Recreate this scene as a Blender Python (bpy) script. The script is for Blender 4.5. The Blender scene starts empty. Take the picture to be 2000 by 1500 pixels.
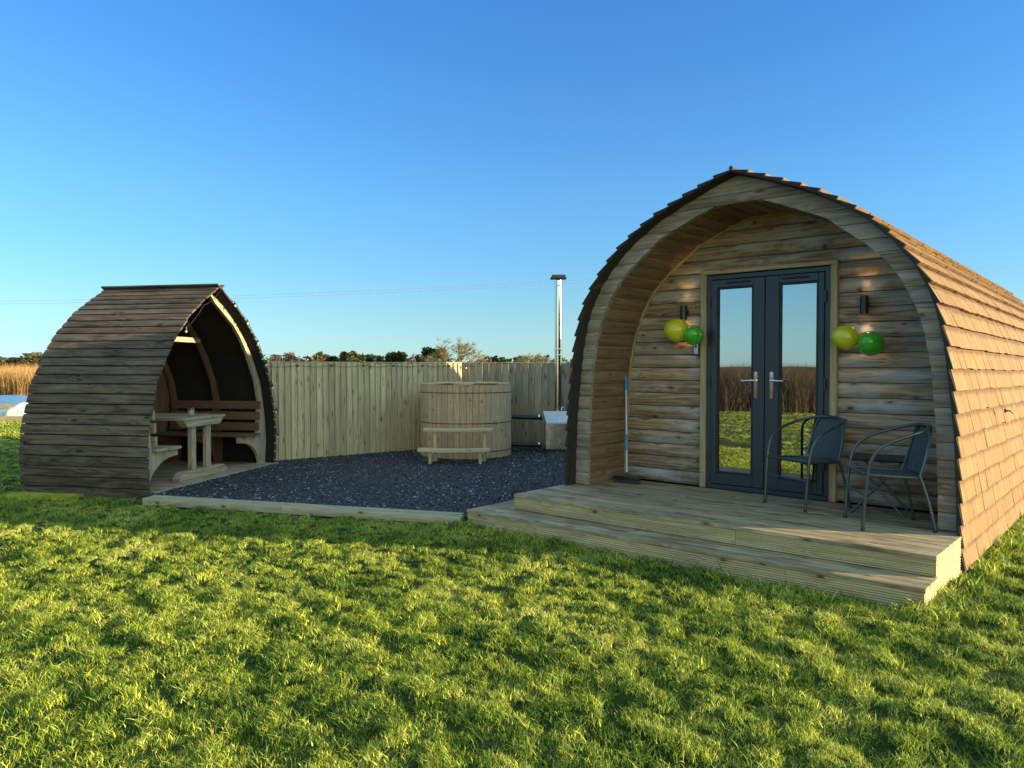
import bpy, bmesh, math, random
import numpy as np
from mathutils import Vector, Matrix, Euler
random.seed(7); rng = np.random.default_rng(7)
S = bpy.context.scene; COL = S.collection
R = math.radians
# ------------------------------------------------------------ camera, sky, sun, exposure
cd = bpy.data.cameras.new('camera'); cam = bpy.data.objects.new('camera', cd); COL.objects.link(cam)
cam.location = (0, 0, 1.5); cam.rotation_euler = (R(90 - 1.355), 0, 0)
cd.sensor_width = 36; cd.lens = 26.64; cd.clip_end = 8000; cd.clip_start = 0.05
S.camera = cam
SUN_EL, SUN_AZ = 10.2, 102.5            # azimuth measured clockwise from +Y
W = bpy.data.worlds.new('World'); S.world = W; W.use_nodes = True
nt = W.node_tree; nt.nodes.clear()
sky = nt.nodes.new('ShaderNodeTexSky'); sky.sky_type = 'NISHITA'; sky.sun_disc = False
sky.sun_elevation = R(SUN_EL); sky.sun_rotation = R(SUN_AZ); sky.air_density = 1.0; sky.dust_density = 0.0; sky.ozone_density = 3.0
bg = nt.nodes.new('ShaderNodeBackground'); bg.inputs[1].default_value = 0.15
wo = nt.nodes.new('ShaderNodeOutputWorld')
# sky tint by height: colder near the horizon, boosted overhead as added fill light
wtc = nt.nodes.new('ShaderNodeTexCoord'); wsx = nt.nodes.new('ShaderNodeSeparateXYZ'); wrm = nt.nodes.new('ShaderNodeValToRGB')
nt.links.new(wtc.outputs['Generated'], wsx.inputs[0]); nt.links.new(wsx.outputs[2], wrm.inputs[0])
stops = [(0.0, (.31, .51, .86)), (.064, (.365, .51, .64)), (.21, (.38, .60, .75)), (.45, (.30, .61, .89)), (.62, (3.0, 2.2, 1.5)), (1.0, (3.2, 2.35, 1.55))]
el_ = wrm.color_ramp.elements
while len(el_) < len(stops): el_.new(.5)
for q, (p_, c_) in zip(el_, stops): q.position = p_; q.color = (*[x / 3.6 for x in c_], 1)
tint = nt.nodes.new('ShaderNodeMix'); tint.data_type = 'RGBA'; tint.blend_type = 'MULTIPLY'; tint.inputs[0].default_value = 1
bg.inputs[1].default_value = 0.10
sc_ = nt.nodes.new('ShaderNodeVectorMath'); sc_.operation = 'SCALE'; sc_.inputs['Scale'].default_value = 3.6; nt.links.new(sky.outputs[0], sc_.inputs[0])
# the half of the sky on the sun's side, behind the camera, is boosted, an added fill for shaded timber
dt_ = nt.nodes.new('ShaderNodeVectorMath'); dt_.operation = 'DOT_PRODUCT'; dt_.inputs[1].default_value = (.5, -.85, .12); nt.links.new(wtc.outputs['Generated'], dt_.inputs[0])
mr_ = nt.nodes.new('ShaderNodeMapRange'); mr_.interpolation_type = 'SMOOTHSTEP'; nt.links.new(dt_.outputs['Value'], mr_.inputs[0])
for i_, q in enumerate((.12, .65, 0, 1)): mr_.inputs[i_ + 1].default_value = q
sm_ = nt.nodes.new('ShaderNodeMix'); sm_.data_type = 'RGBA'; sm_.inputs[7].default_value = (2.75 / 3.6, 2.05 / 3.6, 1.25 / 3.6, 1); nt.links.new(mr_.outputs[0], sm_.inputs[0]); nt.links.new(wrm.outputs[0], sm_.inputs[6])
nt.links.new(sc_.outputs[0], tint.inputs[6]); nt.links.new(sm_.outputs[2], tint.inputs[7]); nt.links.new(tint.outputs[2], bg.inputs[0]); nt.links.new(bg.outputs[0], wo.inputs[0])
sd = bpy.data.lights.new('sun', 'SUN'); sd.energy = 4.2; sd.angle = R(0.5); sd.color = (1.0, 0.79, 0.45)
so = bpy.data.objects.new('sun', sd); COL.objects.link(so)
az = R(SUN_AZ); el = R(SUN_EL)
sdir = Vector((math.sin(az) * math.cos(el), math.cos(az) * math.cos(el), math.sin(el)))
so.rotation_euler = sdir.to_track_quat('Z', 'Y').to_euler(); so.location = sdir * 50
S.view_settings.view_transform = 'Standard'; S.view_settings.look = 'None'; S.view_settings.exposure = 1.9; S.view_settings.gamma = 1
S.render.engine = 'CYCLES'
S.cycles.max_bounces = 8; S.cycles.transparent_max_bounces = 12

# ------------------------------------------------------------ materials
def newmat(name):
    m = bpy.data.materials.new(name); m.use_nodes = True; t = m.node_tree
    b = t.nodes['Principled BSDF']; return m, t, b
class N:
    def __init__(s, t): s.t = t
    def n(s, typ, **kw):
        x = s.t.nodes.new(typ)
        for k, v in kw.items(): setattr(x, k, v)
        return x
    def l(s, a, b): s.t.links.new(a, b)
    def val(s, inp, v):
        if hasattr(v, 'is_linked') or isinstance(v, bpy.types.NodeSocket): s.l(v, inp)
        else: inp.default_value = v
    def math(s, op, a, b=0.0, c=0.0, clamp=False):
        x = s.n('ShaderNodeMath', operation=op, use_clamp=clamp); s.val(x.inputs[0], a); s.val(x.inputs[1], b); s.val(x.inputs[2], c); return x.outputs[0]
    def vmul(s, a, v):
        x = s.n('ShaderNodeVectorMath', operation='MULTIPLY'); s.l(a, x.inputs[0]); x.inputs[1].default_value = v; return x.outputs[0]
    def vadd(s, a, b):
        x = s.n('ShaderNodeVectorMath', operation='ADD'); s.l(a, x.inputs[0]); s.val(x.inputs[1], b); return x.outputs[0]
    def noise(s, vec, scale=1, detail=4, rough=.55, dist=0):
        x = s.n('ShaderNodeTexNoise'); s.l(vec, x.inputs['Vector']); x.inputs['Scale'].default_value = scale
        x.inputs['Detail'].default_value = detail; x.inputs['Roughness'].default_value = rough; x.inputs['Distortion'].default_value = dist
        return x.outputs[0]
    def ramp(s, f, stops):
        x = s.n('ShaderNodeValToRGB'); e = x.color_ramp.elements
        while len(e) < len(stops): e.new(.5)
        for q, (p, c) in zip(e, stops): q.position = p; q.color = (*c, 1) if len(c) == 3 else c
        s.l(f, x.inputs[0]); return x.outputs[0]
    def mr(s, v, a, b, c=0., d=1.):
        x = s.n('ShaderNodeMapRange'); s.l(v, x.inputs[0])
        for i, q in enumerate((a, b, c, d)): x.inputs[i + 1].default_value = q
        return x.outputs[0]
    def mix(s, f, a, b, mode='MIX'):
        x = s.n('ShaderNodeMix', data_type='RGBA', blend_type=mode); s.val(x.inputs[0], f)
        for i, v in ((6, a), (7, b)):
            if isinstance(v, tuple): x.inputs[i].default_value = (*v, 1)
            else: s.l(v, x.inputs[i])
        return x.outputs[2]
    def bump(s, h, st=.3, d=.01):
        x = s.n('ShaderNodeBump'); x.inputs['Strength'].default_value = st; x.inputs['Distance'].default_value = d; s.l(h, x.inputs['Height']); return x.outputs[0]

def wood(name, light, dark, knot=(.07, .04, .02), tint=.35, hueb=None, knots=1.0, grain=1.0, rough=.75, stain=None, stain_amt=0.6, kscale=(2.6, 5.5), ribs=0, green=None, bump=.35, band=0):
    """timber: colour follows each board's own grain coordinates (attribute wc) and a random value per board (wr)"""
    m, t, b = newmat(name); g = N(t)
    wc = g.n('ShaderNodeAttribute', attribute_name='wc').outputs['Vector']
    wr = g.n('ShaderNodeAttribute', attribute_name='wr').outputs['Fac']
    wob = g.noise(g.vmul(wc, (1.1, 3, 3)), 1, 2, .5)
    ks = g.n('ShaderNodeSeparateXYZ'); g.l(wc, ks.inputs[0]); kc = g.n('ShaderNodeCombineXYZ')
    g.l(g.math('MULTIPLY', ks.outputs[0], kscale[0]), kc.inputs[0]); g.l(g.math('MULTIPLY', g.math('ADD', ks.outputs[1], ks.outputs[2]), kscale[1]), kc.inputs[1])
    kv = g.n('ShaderNodeTexVoronoi', feature='F1', voronoi_dimensions='2D'); g.l(kc.outputs[0], kv.inputs['Vector']); kv.inputs['Scale'].default_value = 1
    kd = g.math('ADD', kv.outputs['Distance'], g.math('MULTIPLY', g.math('SUBTRACT', g.noise(g.vmul(wc, (25, 60, 60)), 1, 2, .5), .5), .07))
    kinf = g.math('POWER', g.math('SUBTRACT', 1.0, g.math('MULTIPLY', kd, 2.6), clamp=True), 2.0)
    low = g.noise(g.vmul(wc, (.6, 9, 9)), 1, 2, .45, .3)
    phase = g.math('ADD', g.math('MULTIPLY', low, 48.0), g.math('MULTIPLY', kinf, 7.0 * knots))
    ring = g.math('MULTIPLY_ADD', g.math('SINE', phase), .5, .5)
    fine = g.noise(g.vmul(wc, (3.0, 150, 150)), 1, 3, .65)
    mid = g.noise(g.vmul(wc, (1.0, 42, 42)), 1, 3, .65)
    f = g.math('ADD', g.math('MULTIPLY', ring, .22 * grain), g.math('ADD', g.math('MULTIPLY', fine, .55), g.math('MULTIPLY', mid, .60)))
    f = g.mr(f, .42, .90)
    c = g.mix(f, dark, light)
    # board to board difference
    c = g.mix(g.mr(wr, 0, 1, 0, tint), c, g.mix(1.0, c, (.42, .40, .38), 'MULTIPLY'))
    if hueb:
        h2 = g.math('FRACT', g.math('MULTIPLY', wr, 7.31))
        c = g.mix(g.math('MULTIPLY', h2, .8), c, g.mix(1.0, c, hueb, 'MULTIPLY'))
    geo = g.n('ShaderNodeNewGeometry').outputs['Position']
    if stain:
        sn = g.noise(g.vadd(g.vmul(wc, (1.3, 5, 5)), g.vmul(geo, (.7, .7, 1.2))), 1, 5, .65)
        c = g.mix(g.mr(sn, .46, .68, 0, stain_amt), c, stain)
    if green:
        gn = g.noise(geo, 2.2, 4, .6); c = g.mix(g.mr(gn, .5, .75, 0, .5), c, green)
    if knots:
        kn = g.mr(kd, .035, .085, 1, 0); present = g.math('GREATER_THAN', g.n('ShaderNodeSeparateColor').outputs[0], .5)
        sep = present.node.inputs[0].links[0].from_node; g.l(kv.outputs['Color'], sep.inputs[0])
        kn = g.math('MULTIPLY', kn, g.math('LESS_THAN', sep.outputs[0], .42))
        halo = g.math('MULTIPLY', g.mr(kd, .08, .2, .35, 0), g.math('LESS_THAN', sep.outputs[0], .42))
        c = g.mix(g.math('MULTIPLY', halo, knots), c, g.mix(1.0, c, (.55, .40, .28), 'MULTIPLY')); c = g.mix(g.math('MULTIPLY', kn, .9 * knots), c, knot)
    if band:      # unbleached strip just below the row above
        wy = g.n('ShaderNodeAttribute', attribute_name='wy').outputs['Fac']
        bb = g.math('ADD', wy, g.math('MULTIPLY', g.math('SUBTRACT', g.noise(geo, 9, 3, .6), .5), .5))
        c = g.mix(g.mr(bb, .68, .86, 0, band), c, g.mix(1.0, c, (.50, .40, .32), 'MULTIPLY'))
    g.l(c, b.inputs['Base Color']); b.inputs['Roughness'].default_value = rough; b.inputs['Specular IOR Level'].default_value = .25
    hgt = g.math('ADD', g.math('MULTIPLY', fine, .6), g.math('MULTIPLY', f, .7))
    if ribs:
        sep2 = g.n('ShaderNodeSeparateXYZ'); g.l(wc, sep2.inputs[0])
    g.l(g.bump(hgt, bump, .004), b.inputs['Normal'])
    return m
def plain(name, col, rough=.5, metal=0., spec=.5, var=.12, vs=8, bump=0, coat=0.):
    m, t, b = newmat(name); g = N(t)
    tc = g.n('ShaderNodeTexCoord').outputs['Object']
    n = g.noise(tc, vs, 4, .6)
    c = g.mix(g.mr(n, .3, .7), tuple(x * (1 - var) for x in col), tuple(min(1, x * (1 + var)) for x in col))
    g.l(c, b.inputs['Base Color']); b.inputs['Metallic'].default_value = metal; b.inputs['Specular IOR Level'].default_value = spec
    g.l(g.mr(n, .3, .7, rough * .85, min(1, rough * 1.15)), b.inputs['Roughness'])
    if coat: b.inputs['Coat Weight'].default_value = coat; b.inputs['Coat Roughness'].default_value = .08
    if bump: g.l(g.bump(n, bump, .01), b.inputs['Normal'])
    return m
M = {}
M['wall'] = wood('log_lap_wood', (.52, .36, .225), (.13, .075, .04), tint=.6, hueb=(.80, .93, 1.10), stain=(.40, .41, .42), stain_amt=.8, bump=.6)
M['fascia'] = wood('fascia_wood', (.44, .34, .24), (.15, .11, .075), tint=.5, hueb=(.85, .95, 1.1), stain=(.32, .31, .29), stain_amt=.6, knots=.8)
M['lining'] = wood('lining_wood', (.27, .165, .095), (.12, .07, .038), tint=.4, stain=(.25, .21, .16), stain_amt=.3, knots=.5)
M['trim'] = wood('trim_wood', (.44, .34, .19), (.26, .19, .10), tint=.1, knots=.7)
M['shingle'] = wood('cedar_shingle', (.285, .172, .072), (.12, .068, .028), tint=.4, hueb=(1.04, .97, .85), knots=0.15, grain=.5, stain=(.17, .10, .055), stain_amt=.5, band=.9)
M['deck'] = wood('deck_wood', (.50, .40, .25), (.23, .18, .105), tint=.4, stain=(.09, .062, .032), stain_amt=.85)
M['riser'] = wood('riser_wood', (.50, .41, .22), (.30, .235, .12), tint=.2, stain=(.22, .18, .09), stain_amt=.35)
M['kerb'] = wood('kerb_wood', (.45, .40, .27), (.28, .24, .15), tint=.2, stain=(.28, .27, .16), stain_amt=.5)
M['fence'] = wood('fence_wood', (.70, .57, .38), (.36, .28, .18), tint=.5, hueb=(.95, 1.0, .92), kscale=(1.9, 6.5), stain=(.27, .24, .15), stain_amt=.4)
M['tub'] = wood('tub_wood', (.64, .49, .32), (.38, .275, .17), tint=.35, hueb=(1.08, .9, .82), kscale=(3.6, 6), knots=1.0, stain=(.38, .33, .25), stain_amt=.3)
M['step'] = wood('step_wood', (.68, .53, .35), (.50, .39, .25), tint=.2, knots=.6)
M['dark'] = wood('weathered_dark_wood', (.150, .108, .078), (.010, .008, .006), knot=(.008, .006, .005), tint=.7, stain=(.15, .13, .11), stain_amt=.45, rough=.8, kscale=(2.0, 5), bump=.8)
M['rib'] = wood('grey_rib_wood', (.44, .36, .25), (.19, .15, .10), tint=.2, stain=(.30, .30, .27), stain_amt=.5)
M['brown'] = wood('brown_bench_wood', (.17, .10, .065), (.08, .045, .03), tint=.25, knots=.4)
M['upvc'] = plain('anthracite_frame', (.022, .030, .038), .38, var=.06)
M['gasket'] = plain('black_rubber', (.008, .008, .01), .6)
M['chrome'] = plain('polished_steel', (.85, .86, .88), .09, 1.0, var=.02)
M['flue'] = plain('dull_flue_steel', (.42, .43, .45), .16, 1.0, var=.05)
M['steel'] = plain('brushed_steel', (.55, .57, .60), .26, 1.0, var=.08)
M['blackm'] = plain('black_metal', (.012, .013, .015), .4)
M['chairm'] = plain('blue_grey_tube', (.055, .064, .070), .32, 0.3, coat=.3)
M['blackp'] = plain('black_plastic', (.01, .012, .018), .5)
M['bluep'] = plain('blue_plastic', (.03, .20, .42), .4)
M['greyp'] = plain('pale_grey_tube', (.42, .46, .52), .35, .3)
M['white'] = plain('white_plastic', (.7, .7, .68), .5)
M['whitebag'] = plain('white_bag', (.72, .70, .66), .8, bump=.5, vs=5)
M['tarp'] = plain('blue_grey_tarp', (.10, .22, .42), .5, bump=.5, vs=3)
def weave_mat():
    m, t, b = newmat('woven_rattan'); g = N(t)
    wc = g.n('ShaderNodeAttribute', attribute_name='wc').outputs['Vector']
    w1 = g.n('ShaderNodeTexWave', wave_type='BANDS', bands_direction='Y'); g.l(wc, w1.inputs[0]); w1.inputs['Scale'].default_value = 22; w1.inputs['Distortion'].default_value = 1.2
    w2 = g.n('ShaderNodeTexWave', wave_type='BANDS', bands_direction='X'); g.l(wc, w2.inputs[0]); w2.inputs['Scale'].default_value = 12; w2.inputs['Distortion'].default_value = .8
    f = g.math('ADD', g.math('MULTIPLY', w1.outputs[1], .75), g.math('MULTIPLY', w2.outputs[1], .25))
    g.l(g.mix(f, (.012, .018, .022), (.12, .145, .16)), b.inputs['Base Color']); b.inputs['Roughness'].default_value = .45
    g.l(g.bump(f, .9, .006), b.inputs['Normal']); return m
M['weave'] = weave_mat()
def balloon_mat(name, col):
    m, t, b = newmat(name); g = N(t)
    b.inputs['Base Color'].default_value = (*col, 1); b.inputs['Roughness'].default_value = .22; b.inputs['Coat Weight'].default_value = .5
    b.inputs['Coat Roughness'].default_value = .12; b.inputs['Subsurface Weight'].default_value = .35; b.inputs['Subsurface Radius'].default_value = (.05, .05, .02)
    b.inputs['Subsurface Scale'].default_value = .5; return m
M['by'] = balloon_mat('yellow_latex', (.55, .50, .015)); M['bgn'] = balloon_mat('green_latex', (.05, .36, .02))
def glass_mat():
    m, t, b = newmat('reflective_glazing'); g = N(t)
    b.inputs['Base Color'].default_value = (.54, .58, .58, 1); b.inputs['Metallic'].default_value = 1; b.inputs['Roughness'].default_value = .012
    tc = g.n('ShaderNodeTexCoord').outputs['Object']; n = g.noise(tc, 1.6, 2, .5)
    g.l(g.bump(n, .03, .02), b.inputs['Normal'])
    d = g.n('ShaderNodeBsdfDiffuse'); d.inputs[0].default_value = (.02, .025, .03, 1)
    mx = g.n('ShaderNodeMixShader'); lw = g.n('ShaderNodeLayerWeight'); lw.inputs[0].default_value = .35
    g.l(g.mr(lw.outputs['Fresnel'], 0, 1, .72, 1.0), mx.inputs[0]); g.l(d.outputs[0], mx.inputs[1]); g.l(b.outputs[0], mx.inputs[2])
    g.l(mx.outputs[0], t.nodes['Material Output'].inputs[0]); return m
M['glass'] = glass_mat()
def emis(name, col, st):
    m, t, b = newmat(name); b.inputs['Emission Color'].default_value = (*col, 1); b.inputs['Emission Strength'].default_value = st; b.inputs['Base Color'].default_value = (*col, 1); return m
M['lampglow'] = emis('warm_lamp_lens', (1, .72, .38), 4)
def clear():
    m, t, b = newmat('jar_glass'); b.inputs['Transmission Weight'].default_value = 1; b.inputs['Roughness'].default_value = .05; return m
M['jar'] = clear()
def leafmat(name, cols, trans=.35, scale=1.5, warm=None):
    m, t, b = newmat(name); g = N(t)
    pos = g.n('ShaderNodeNewGeometry').outputs['Position']
    r = g.n('ShaderNodeAttribute', attribute_name='wr').outputs['Fac']
    n = g.noise(pos, scale, 3, .6)
    f = g.math('ADD', g.math('MULTIPLY', r, .6), g.math('MULTIPLY', g.mr(n, .3, .7), .4))
    c = g.ramp(f, [(i / (len(cols) - 1), q) for i, q in enumerate(cols)])
    g.l(c, b.inputs['Base Color']); b.inputs['Roughness'].default_value = .55; b.inputs['Specular IOR Level'].default_value = .3
    tr = g.n('ShaderNodeBsdfTranslucent'); g.l(c, tr.inputs[0]); mx = g.n('ShaderNodeMixShader'); mx.inputs[0].default_value = trans
    g.l(b.outputs[0], mx.inputs[1]); g.l(tr.outputs[0], mx.inputs[2]); g.l(mx.outputs[0], t.nodes['Material Output'].inputs[0]); return m
M['grass'] = leafmat('grass_blades', [(.008, .050, .012), (.035, .105, .018), (.22, .30, .032), (.56, .58, .07), (.78, .70, .35)], .30, 1.4)
M['reed'] = leafmat('dry_reeds', [(.26, .15, .06), (.42, .25, .09), (.50, .33, .14)], .3, .3)
M['scrub'] = leafmat('brown_scrub', [(.025, .018, .010), (.06, .04, .022), (.13, .09, .05)], .2, .3)
M['everg'] = leafmat('evergreen_foliage', [(.012, .022, .012), (.03, .05, .02), (.06, .08, .035)], .2, .2)
M['olive'] = leafmat('olive_foliage', [(.05, .05, .02), (.10, .09, .035), (.16, .13, .05)], .25, .2)
M['twig'] = leafmat('bare_twigs', [(.06, .05, .04), (.11, .085, .06), (.17, .13, .09)], .1, .2)
M['gtwig'] = leafmat('golden_twigs', [(.10, .085, .04), (.18, .15, .065), (.26, .21, .10)], .1, .2)
M['bark'] = plain('bark', (.09, .065, .045), .9, bump=.5)

# ------------------------------------------------------------ mesh helper
class MB:
    def __init__(s): s.v = []; s.f = []; s.wc = []; s.wr = []; s.sm = []; s.wy = []
    def add(s, pts, faces, wc=None, wr=None, smooth=False, wy=None):
        o = len(s.v); s.v += [tuple(p) for p in pts]; s.wy += wy if wy else [0.0] * len(pts)
        off = (random.uniform(0, 90), random.uniform(0, 90), random.uniform(0, 90))
        if wc is None: wc = pts
        s.wc += [(a[0] + off[0], a[1] + off[1], a[2] + off[2]) for a in wc]
        r = random.random() if wr is None else wr
        s.wr += [r] * len(pts)
        for f in faces: s.f.append([i + o for i in f]); s.sm.append(smooth)
    def box(s, x, y, z, along=0, T=None, wr=None, tap=None):
        P = [Vector((a, b, c)) for a in x for b in y for c in z]
        ax = [along] + [i for i in range(3) if i != along]
        wc = [(p[ax[0]], p[ax[1]], p[ax[2]]) for p in P]
        F = [(0, 1, 3, 2), (4, 6, 7, 5), (0, 4, 5, 1), (2, 3, 7, 6), (0, 2, 6, 4), (1, 5, 7, 3)]
        if T is not None: P = [T @ p for p in P]
        s.add(P, F, wc, wr)
    def bar(s, a, b, w, h, up=(0, 0, 1), wr=None):
        a = Vector(a); b = Vector(b); d = (b - a); L = d.length; d.normalize(); up = Vector(up)
        sd_ = d.cross(up).normalized(); u2 = sd_.cross(d).normalized()
        T = Matrix.Translation(a) @ Matrix((d, sd_, u2)).transposed().to_4x4()
        s.box((0, L), (-w / 2, w / 2), (-h / 2, h / 2), 0, T, wr)
    def tube(s, path, r, n=10, cap=True, wr=None, closed=False):
        P = [Vector(p) for p in path]; k = len(P)
        rr = r if hasattr(r, '__len__') else [r] * k
        pts = []; wc = []; ref = None; L = 0
        for i, p in enumerate(P):
            if closed: d = P[(i + 1) % k] - P[i - 1]
            else: d = (P[min(i + 1, k - 1)] - P[max(i - 1, 0)])
            d.normalize()
            if ref is None: ref = Vector((0, 0, 1)) if abs(d.z) < .9 else Vector((1, 0, 0))
            a = (ref - d * ref.dot(d)).normalized(); b = d.cross(a); ref = a
            if i: L += (P[i] - P[i - 1]).length
            for j in range(n):
                t = 2 * math.pi * j / n; pts.append(p + (a * math.cos(t) + b * math.sin(t)) * rr[i]); wc.append((L, math.cos(t) * rr[i], math.sin(t) * rr[i]))
        F = []
        for i in range(k if closed else k - 1):
            i2 = (i + 1) % k
            for j in range(n): F.append((i * n + j, i * n + (j + 1) % n, i2 * n + (j + 1) % n, i2 * n + j))
        if cap and not closed: F.append(tuple(range(n))[::-1]); F.append(tuple(range((k - 1) * n, k * n)))
        s.add(pts, F, wc, wr, True)
    def lathe(s, prof, n=32, c=(0, 0, 0), T=None):
        pts = []; wc = []
        for r, z in prof:
            for j in range(n):
                t = 2 * math.pi * j / n; p = Vector((c[0] + r * math.cos(t), c[1] + r * math.sin(t), c[2] + z))
                wc.append((z, r * math.cos(t), r * math.sin(t))); pts.append(T @ p if T is not None else p)
        F = []
        for i in range(len(prof) - 1):
            for j in range(n): F.append((i * n + j, i * n + (j + 1) % n, (i + 1) * n + (j + 1) % n, (i + 1) * n + j))
        if prof[0][0] > 1e-4: F.append(tuple(range(n))[::-1])
        if prof[-1][0] > 1e-4: F.append(tuple(range((len(prof) - 1) * n, len(prof) * n)))
        s.add(pts, F, wc, None, True)
    def build(s, name, mat, parent=None, bevel=0, flat=False):
        me = bpy.data.meshes.new(name); me.from_pydata(s.v, [], s.f)
        bm = bmesh.new(); bm.from_mesh(me); bmesh.ops.recalc_face_normals(bm, faces=bm.faces); bm.to_mesh(me); bm.free()
        me.polygons.foreach_set('use_smooth', s.sm if not flat else [False] * len(s.f))
        a = me.attributes.new('wc', 'FLOAT_VECTOR', 'POINT'); a.data.foreach_set('vector', np.array(s.wc, dtype=np.float32).ravel())
        a = me.attributes.new('wr', 'FLOAT', 'POINT'); a.data.foreach_set('value', np.array(s.wr, dtype=np.float32))
        if any(s.wy): a = me.attributes.new('wy', 'FLOAT', 'POINT'); a.data.foreach_set('value', np.array(s.wy, dtype=np.float32))
        me.materials.append(mat)
        o = bpy.data.objects.new(name, me); COL.objects.link(o)
        if parent: o.parent = parent
        if bevel:
            m = o.modifiers.new('bevel', 'BEVEL'); m.width = bevel; m.segments = 1; m.limit_method = 'ANGLE'; m.angle_limit = R(40)
        elif any(s.sm) and not all(s.sm): pass
        if any(s.sm) and not flat:
            try: me.set_sharp_from_angle(angle=R(42))
            except Exception: pass
        return o
def tag(o, label=None, cat=None, group=None, kind=None):
    if label: o['label'] = label
    if cat: o['category'] = cat
    if group: o['group'] = group
    if kind: o['kind'] = kind
    return o
def empty(name, loc=(0, 0, 0), rz=0, label=None, cat=None, group=None):
    o = bpy.data.objects.new(name, None); COL.objects.link(o); o.location = loc; o.rotation_euler = (0, 0, rz); o.empty_display_size = .1
    return tag(o, label, cat, group)
def copy_tree(o, parent=None):
    c = o.copy(); COL.objects.link(c); c.parent = parent
    for ch in list(o.children): copy_tree(ch, c)
    return c
def interp(tab, z):
    zs = [q[1] for q in tab]; xs = [q[0] for q in tab]
    return float(np.interp(z, zs, xs))

# ------------------------------------------------------------ ground
PM = Vector((1.932, 6.552, 0)); PA = math.atan2(-.657, .754)          # pod origin (front plane centre) and heading
PMAT = Matrix.Translation(PM) @ Matrix.Rotation(PA, 4, 'Z'); PINV = PMAT.inverted()
SA = Vector((-3.786, 9.845, 0)); SAA = math.atan2(-.199, .980)        # shelter
SMAT = Matrix.Translation(SA) @ Matrix.Rotation(SAA, 4, 'Z'); SINV = SMAT.inverted()
PL = 6.45                                                              # pod length
_k = [(rng.uniform(0, 6.28), rng.uniform(.10, .36), rng.uniform(0, 6.28)) for _ in range(24)]
def hgt(x, y):
    h = 0 * x
    for a, wl, ph in _k: h = h + np.sin((x * math.cos(a) + y * math.sin(a)) * 6.283 / wl + ph) * wl
    h = h * .0135
    m = np.clip((y - 1) / 1.0, 0, 1) * np.clip((26 - y) / 8, 0, 1) * np.clip((x + 16) / 5, 0, 1) * np.clip((14 - x) / 5, 0, 1)
    return h * m
def axis(lo, hi, st, far):
    a = list(np.arange(lo, hi, st)); d = st; p = hi
    while p < far: a.append(p); d *= 1.35; p += d
    a.append(far); d = st; p = lo; b = []
    while p > -far: d *= 1.35; p -= d; b.append(max(p, -far))
    return np.array(sorted(set(b)) + a)
xs = axis(-9, 7, .07, 3000); ys = axis(2, 12, .07, 3000)
X, Y = np.meshgrid(xs, ys); Z = hgt(X, Y) - .004
nx, ny = len(xs), len(ys)
me = bpy.data.meshes.new('lawn'); V = np.stack([X, Y, Z], -1).reshape(-1, 3)
I = np.arange(nx * ny).reshape(ny, nx); Fq = np.stack([I[:-1, :-1], I[:-1, 1:], I[1:, 1:], I[1:, :-1]], -1).reshape(-1, 4)
me.from_pydata(V.tolist(), [], Fq.tolist()); me.polygons.foreach_set('use_smooth', [True] * len(Fq))
m, t, b = newmat('lawn_ground'); g = N(t); pos = g.n('ShaderNodeNewGeometry').outputs['Position']
n1 = g.noise(pos, 1.3, 5, .6); n2 = g.noise(pos, 60, 3, .7); n3 = g.noise(pos, .06, 3, .5)
c = g.ramp(n1, [(.3, (.014, .03, .008)), (.5, (.028, .055, .012)), (.7, (.07, .075, .03))])
c = g.mix(g.mr(n2, .4, .7), c, g.mix(1.0, c, (1.6, 1.5, 1.3), 'MULTIPLY'))
c = g.mix(g.mr(n3, .45, .6, 0, .5), c, (.16, .14, .05))
g.l(c, b.inputs['Base Color']); b.inputs['Roughness'].default_value = .95; b.inputs['Specular IOR Level'].default_value = .1
g.l(g.bump(n2, .8, .03), b.inputs['Normal']); me.materials.append(m)
lawn = bpy.data.objects.new('lawn', me); COL.objects.link(lawn); tag(lawn, kind='structure')

# gravel bed
K0 = Vector((-3.93, 8.30)); K1 = Vector((-.47, 7.27))
FA = Vector((-3.80, 11.30)); FC = Vector((-.92, 13.6)); FD = Vector((4.2, 12.6))
def P2(x, v): q = PMAT @ Vector((x, v, 0)); return Vector((q.x, q.y))
def S2(a_, b_): q = SMAT @ Vector((a_, b_, 0)); return Vector((q.x, q.y))
GP = [K0, K1, P2(-2.08, -1.12), P2(-2.08, -.4), P2(-1.70, 0), P2(-1.70, PL + .3), FD, FC, FA, S2(-.1, 1.45), S2(0.0, -1.4)]
def inpoly(x, y, poly):
    c = np.zeros(np.shape(x), bool); n = len(poly)
    for i in range(n):
        x1, y1 = poly[i]; x2, y2 = poly[i - 1]
        cond = ((y1 > y) != (y2 > y)) & (x < (x2 - x1) * (y - y1) / (y2 - y1 + 1e-12) + x1); c ^= cond
    return c
m, t, b = newmat('slate_gravel'); g = N(t); pos = g.n('ShaderNodeNewGeometry').outputs['Position']
vo = g.n('ShaderNodeTexVoronoi'); g.l(pos, vo.inputs['Vector']); vo.inputs['Scale'].default_value = 55
sp = g.n('ShaderNodeSeparateColor'); g.l(vo.outputs['Color'], sp.inputs[0])
wrn = g.n('ShaderNodeObjectInfo').outputs['Random']
c = g.ramp(sp.outputs[0], [(0, (.010, .013, .017)), (.6, (.028, .034, .041)), (.88, (.075, .085, .10)), (1, (.30, .32, .35))])
g.l(c, b.inputs['Base Color']); b.inputs['Roughness'].default_value = .7
g.l(g.bump(g.math('SUBTRACT', 1.0, vo.outputs['Distance']), .9, .012), b.inputs['Normal']); M['gravel'] = m
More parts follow.
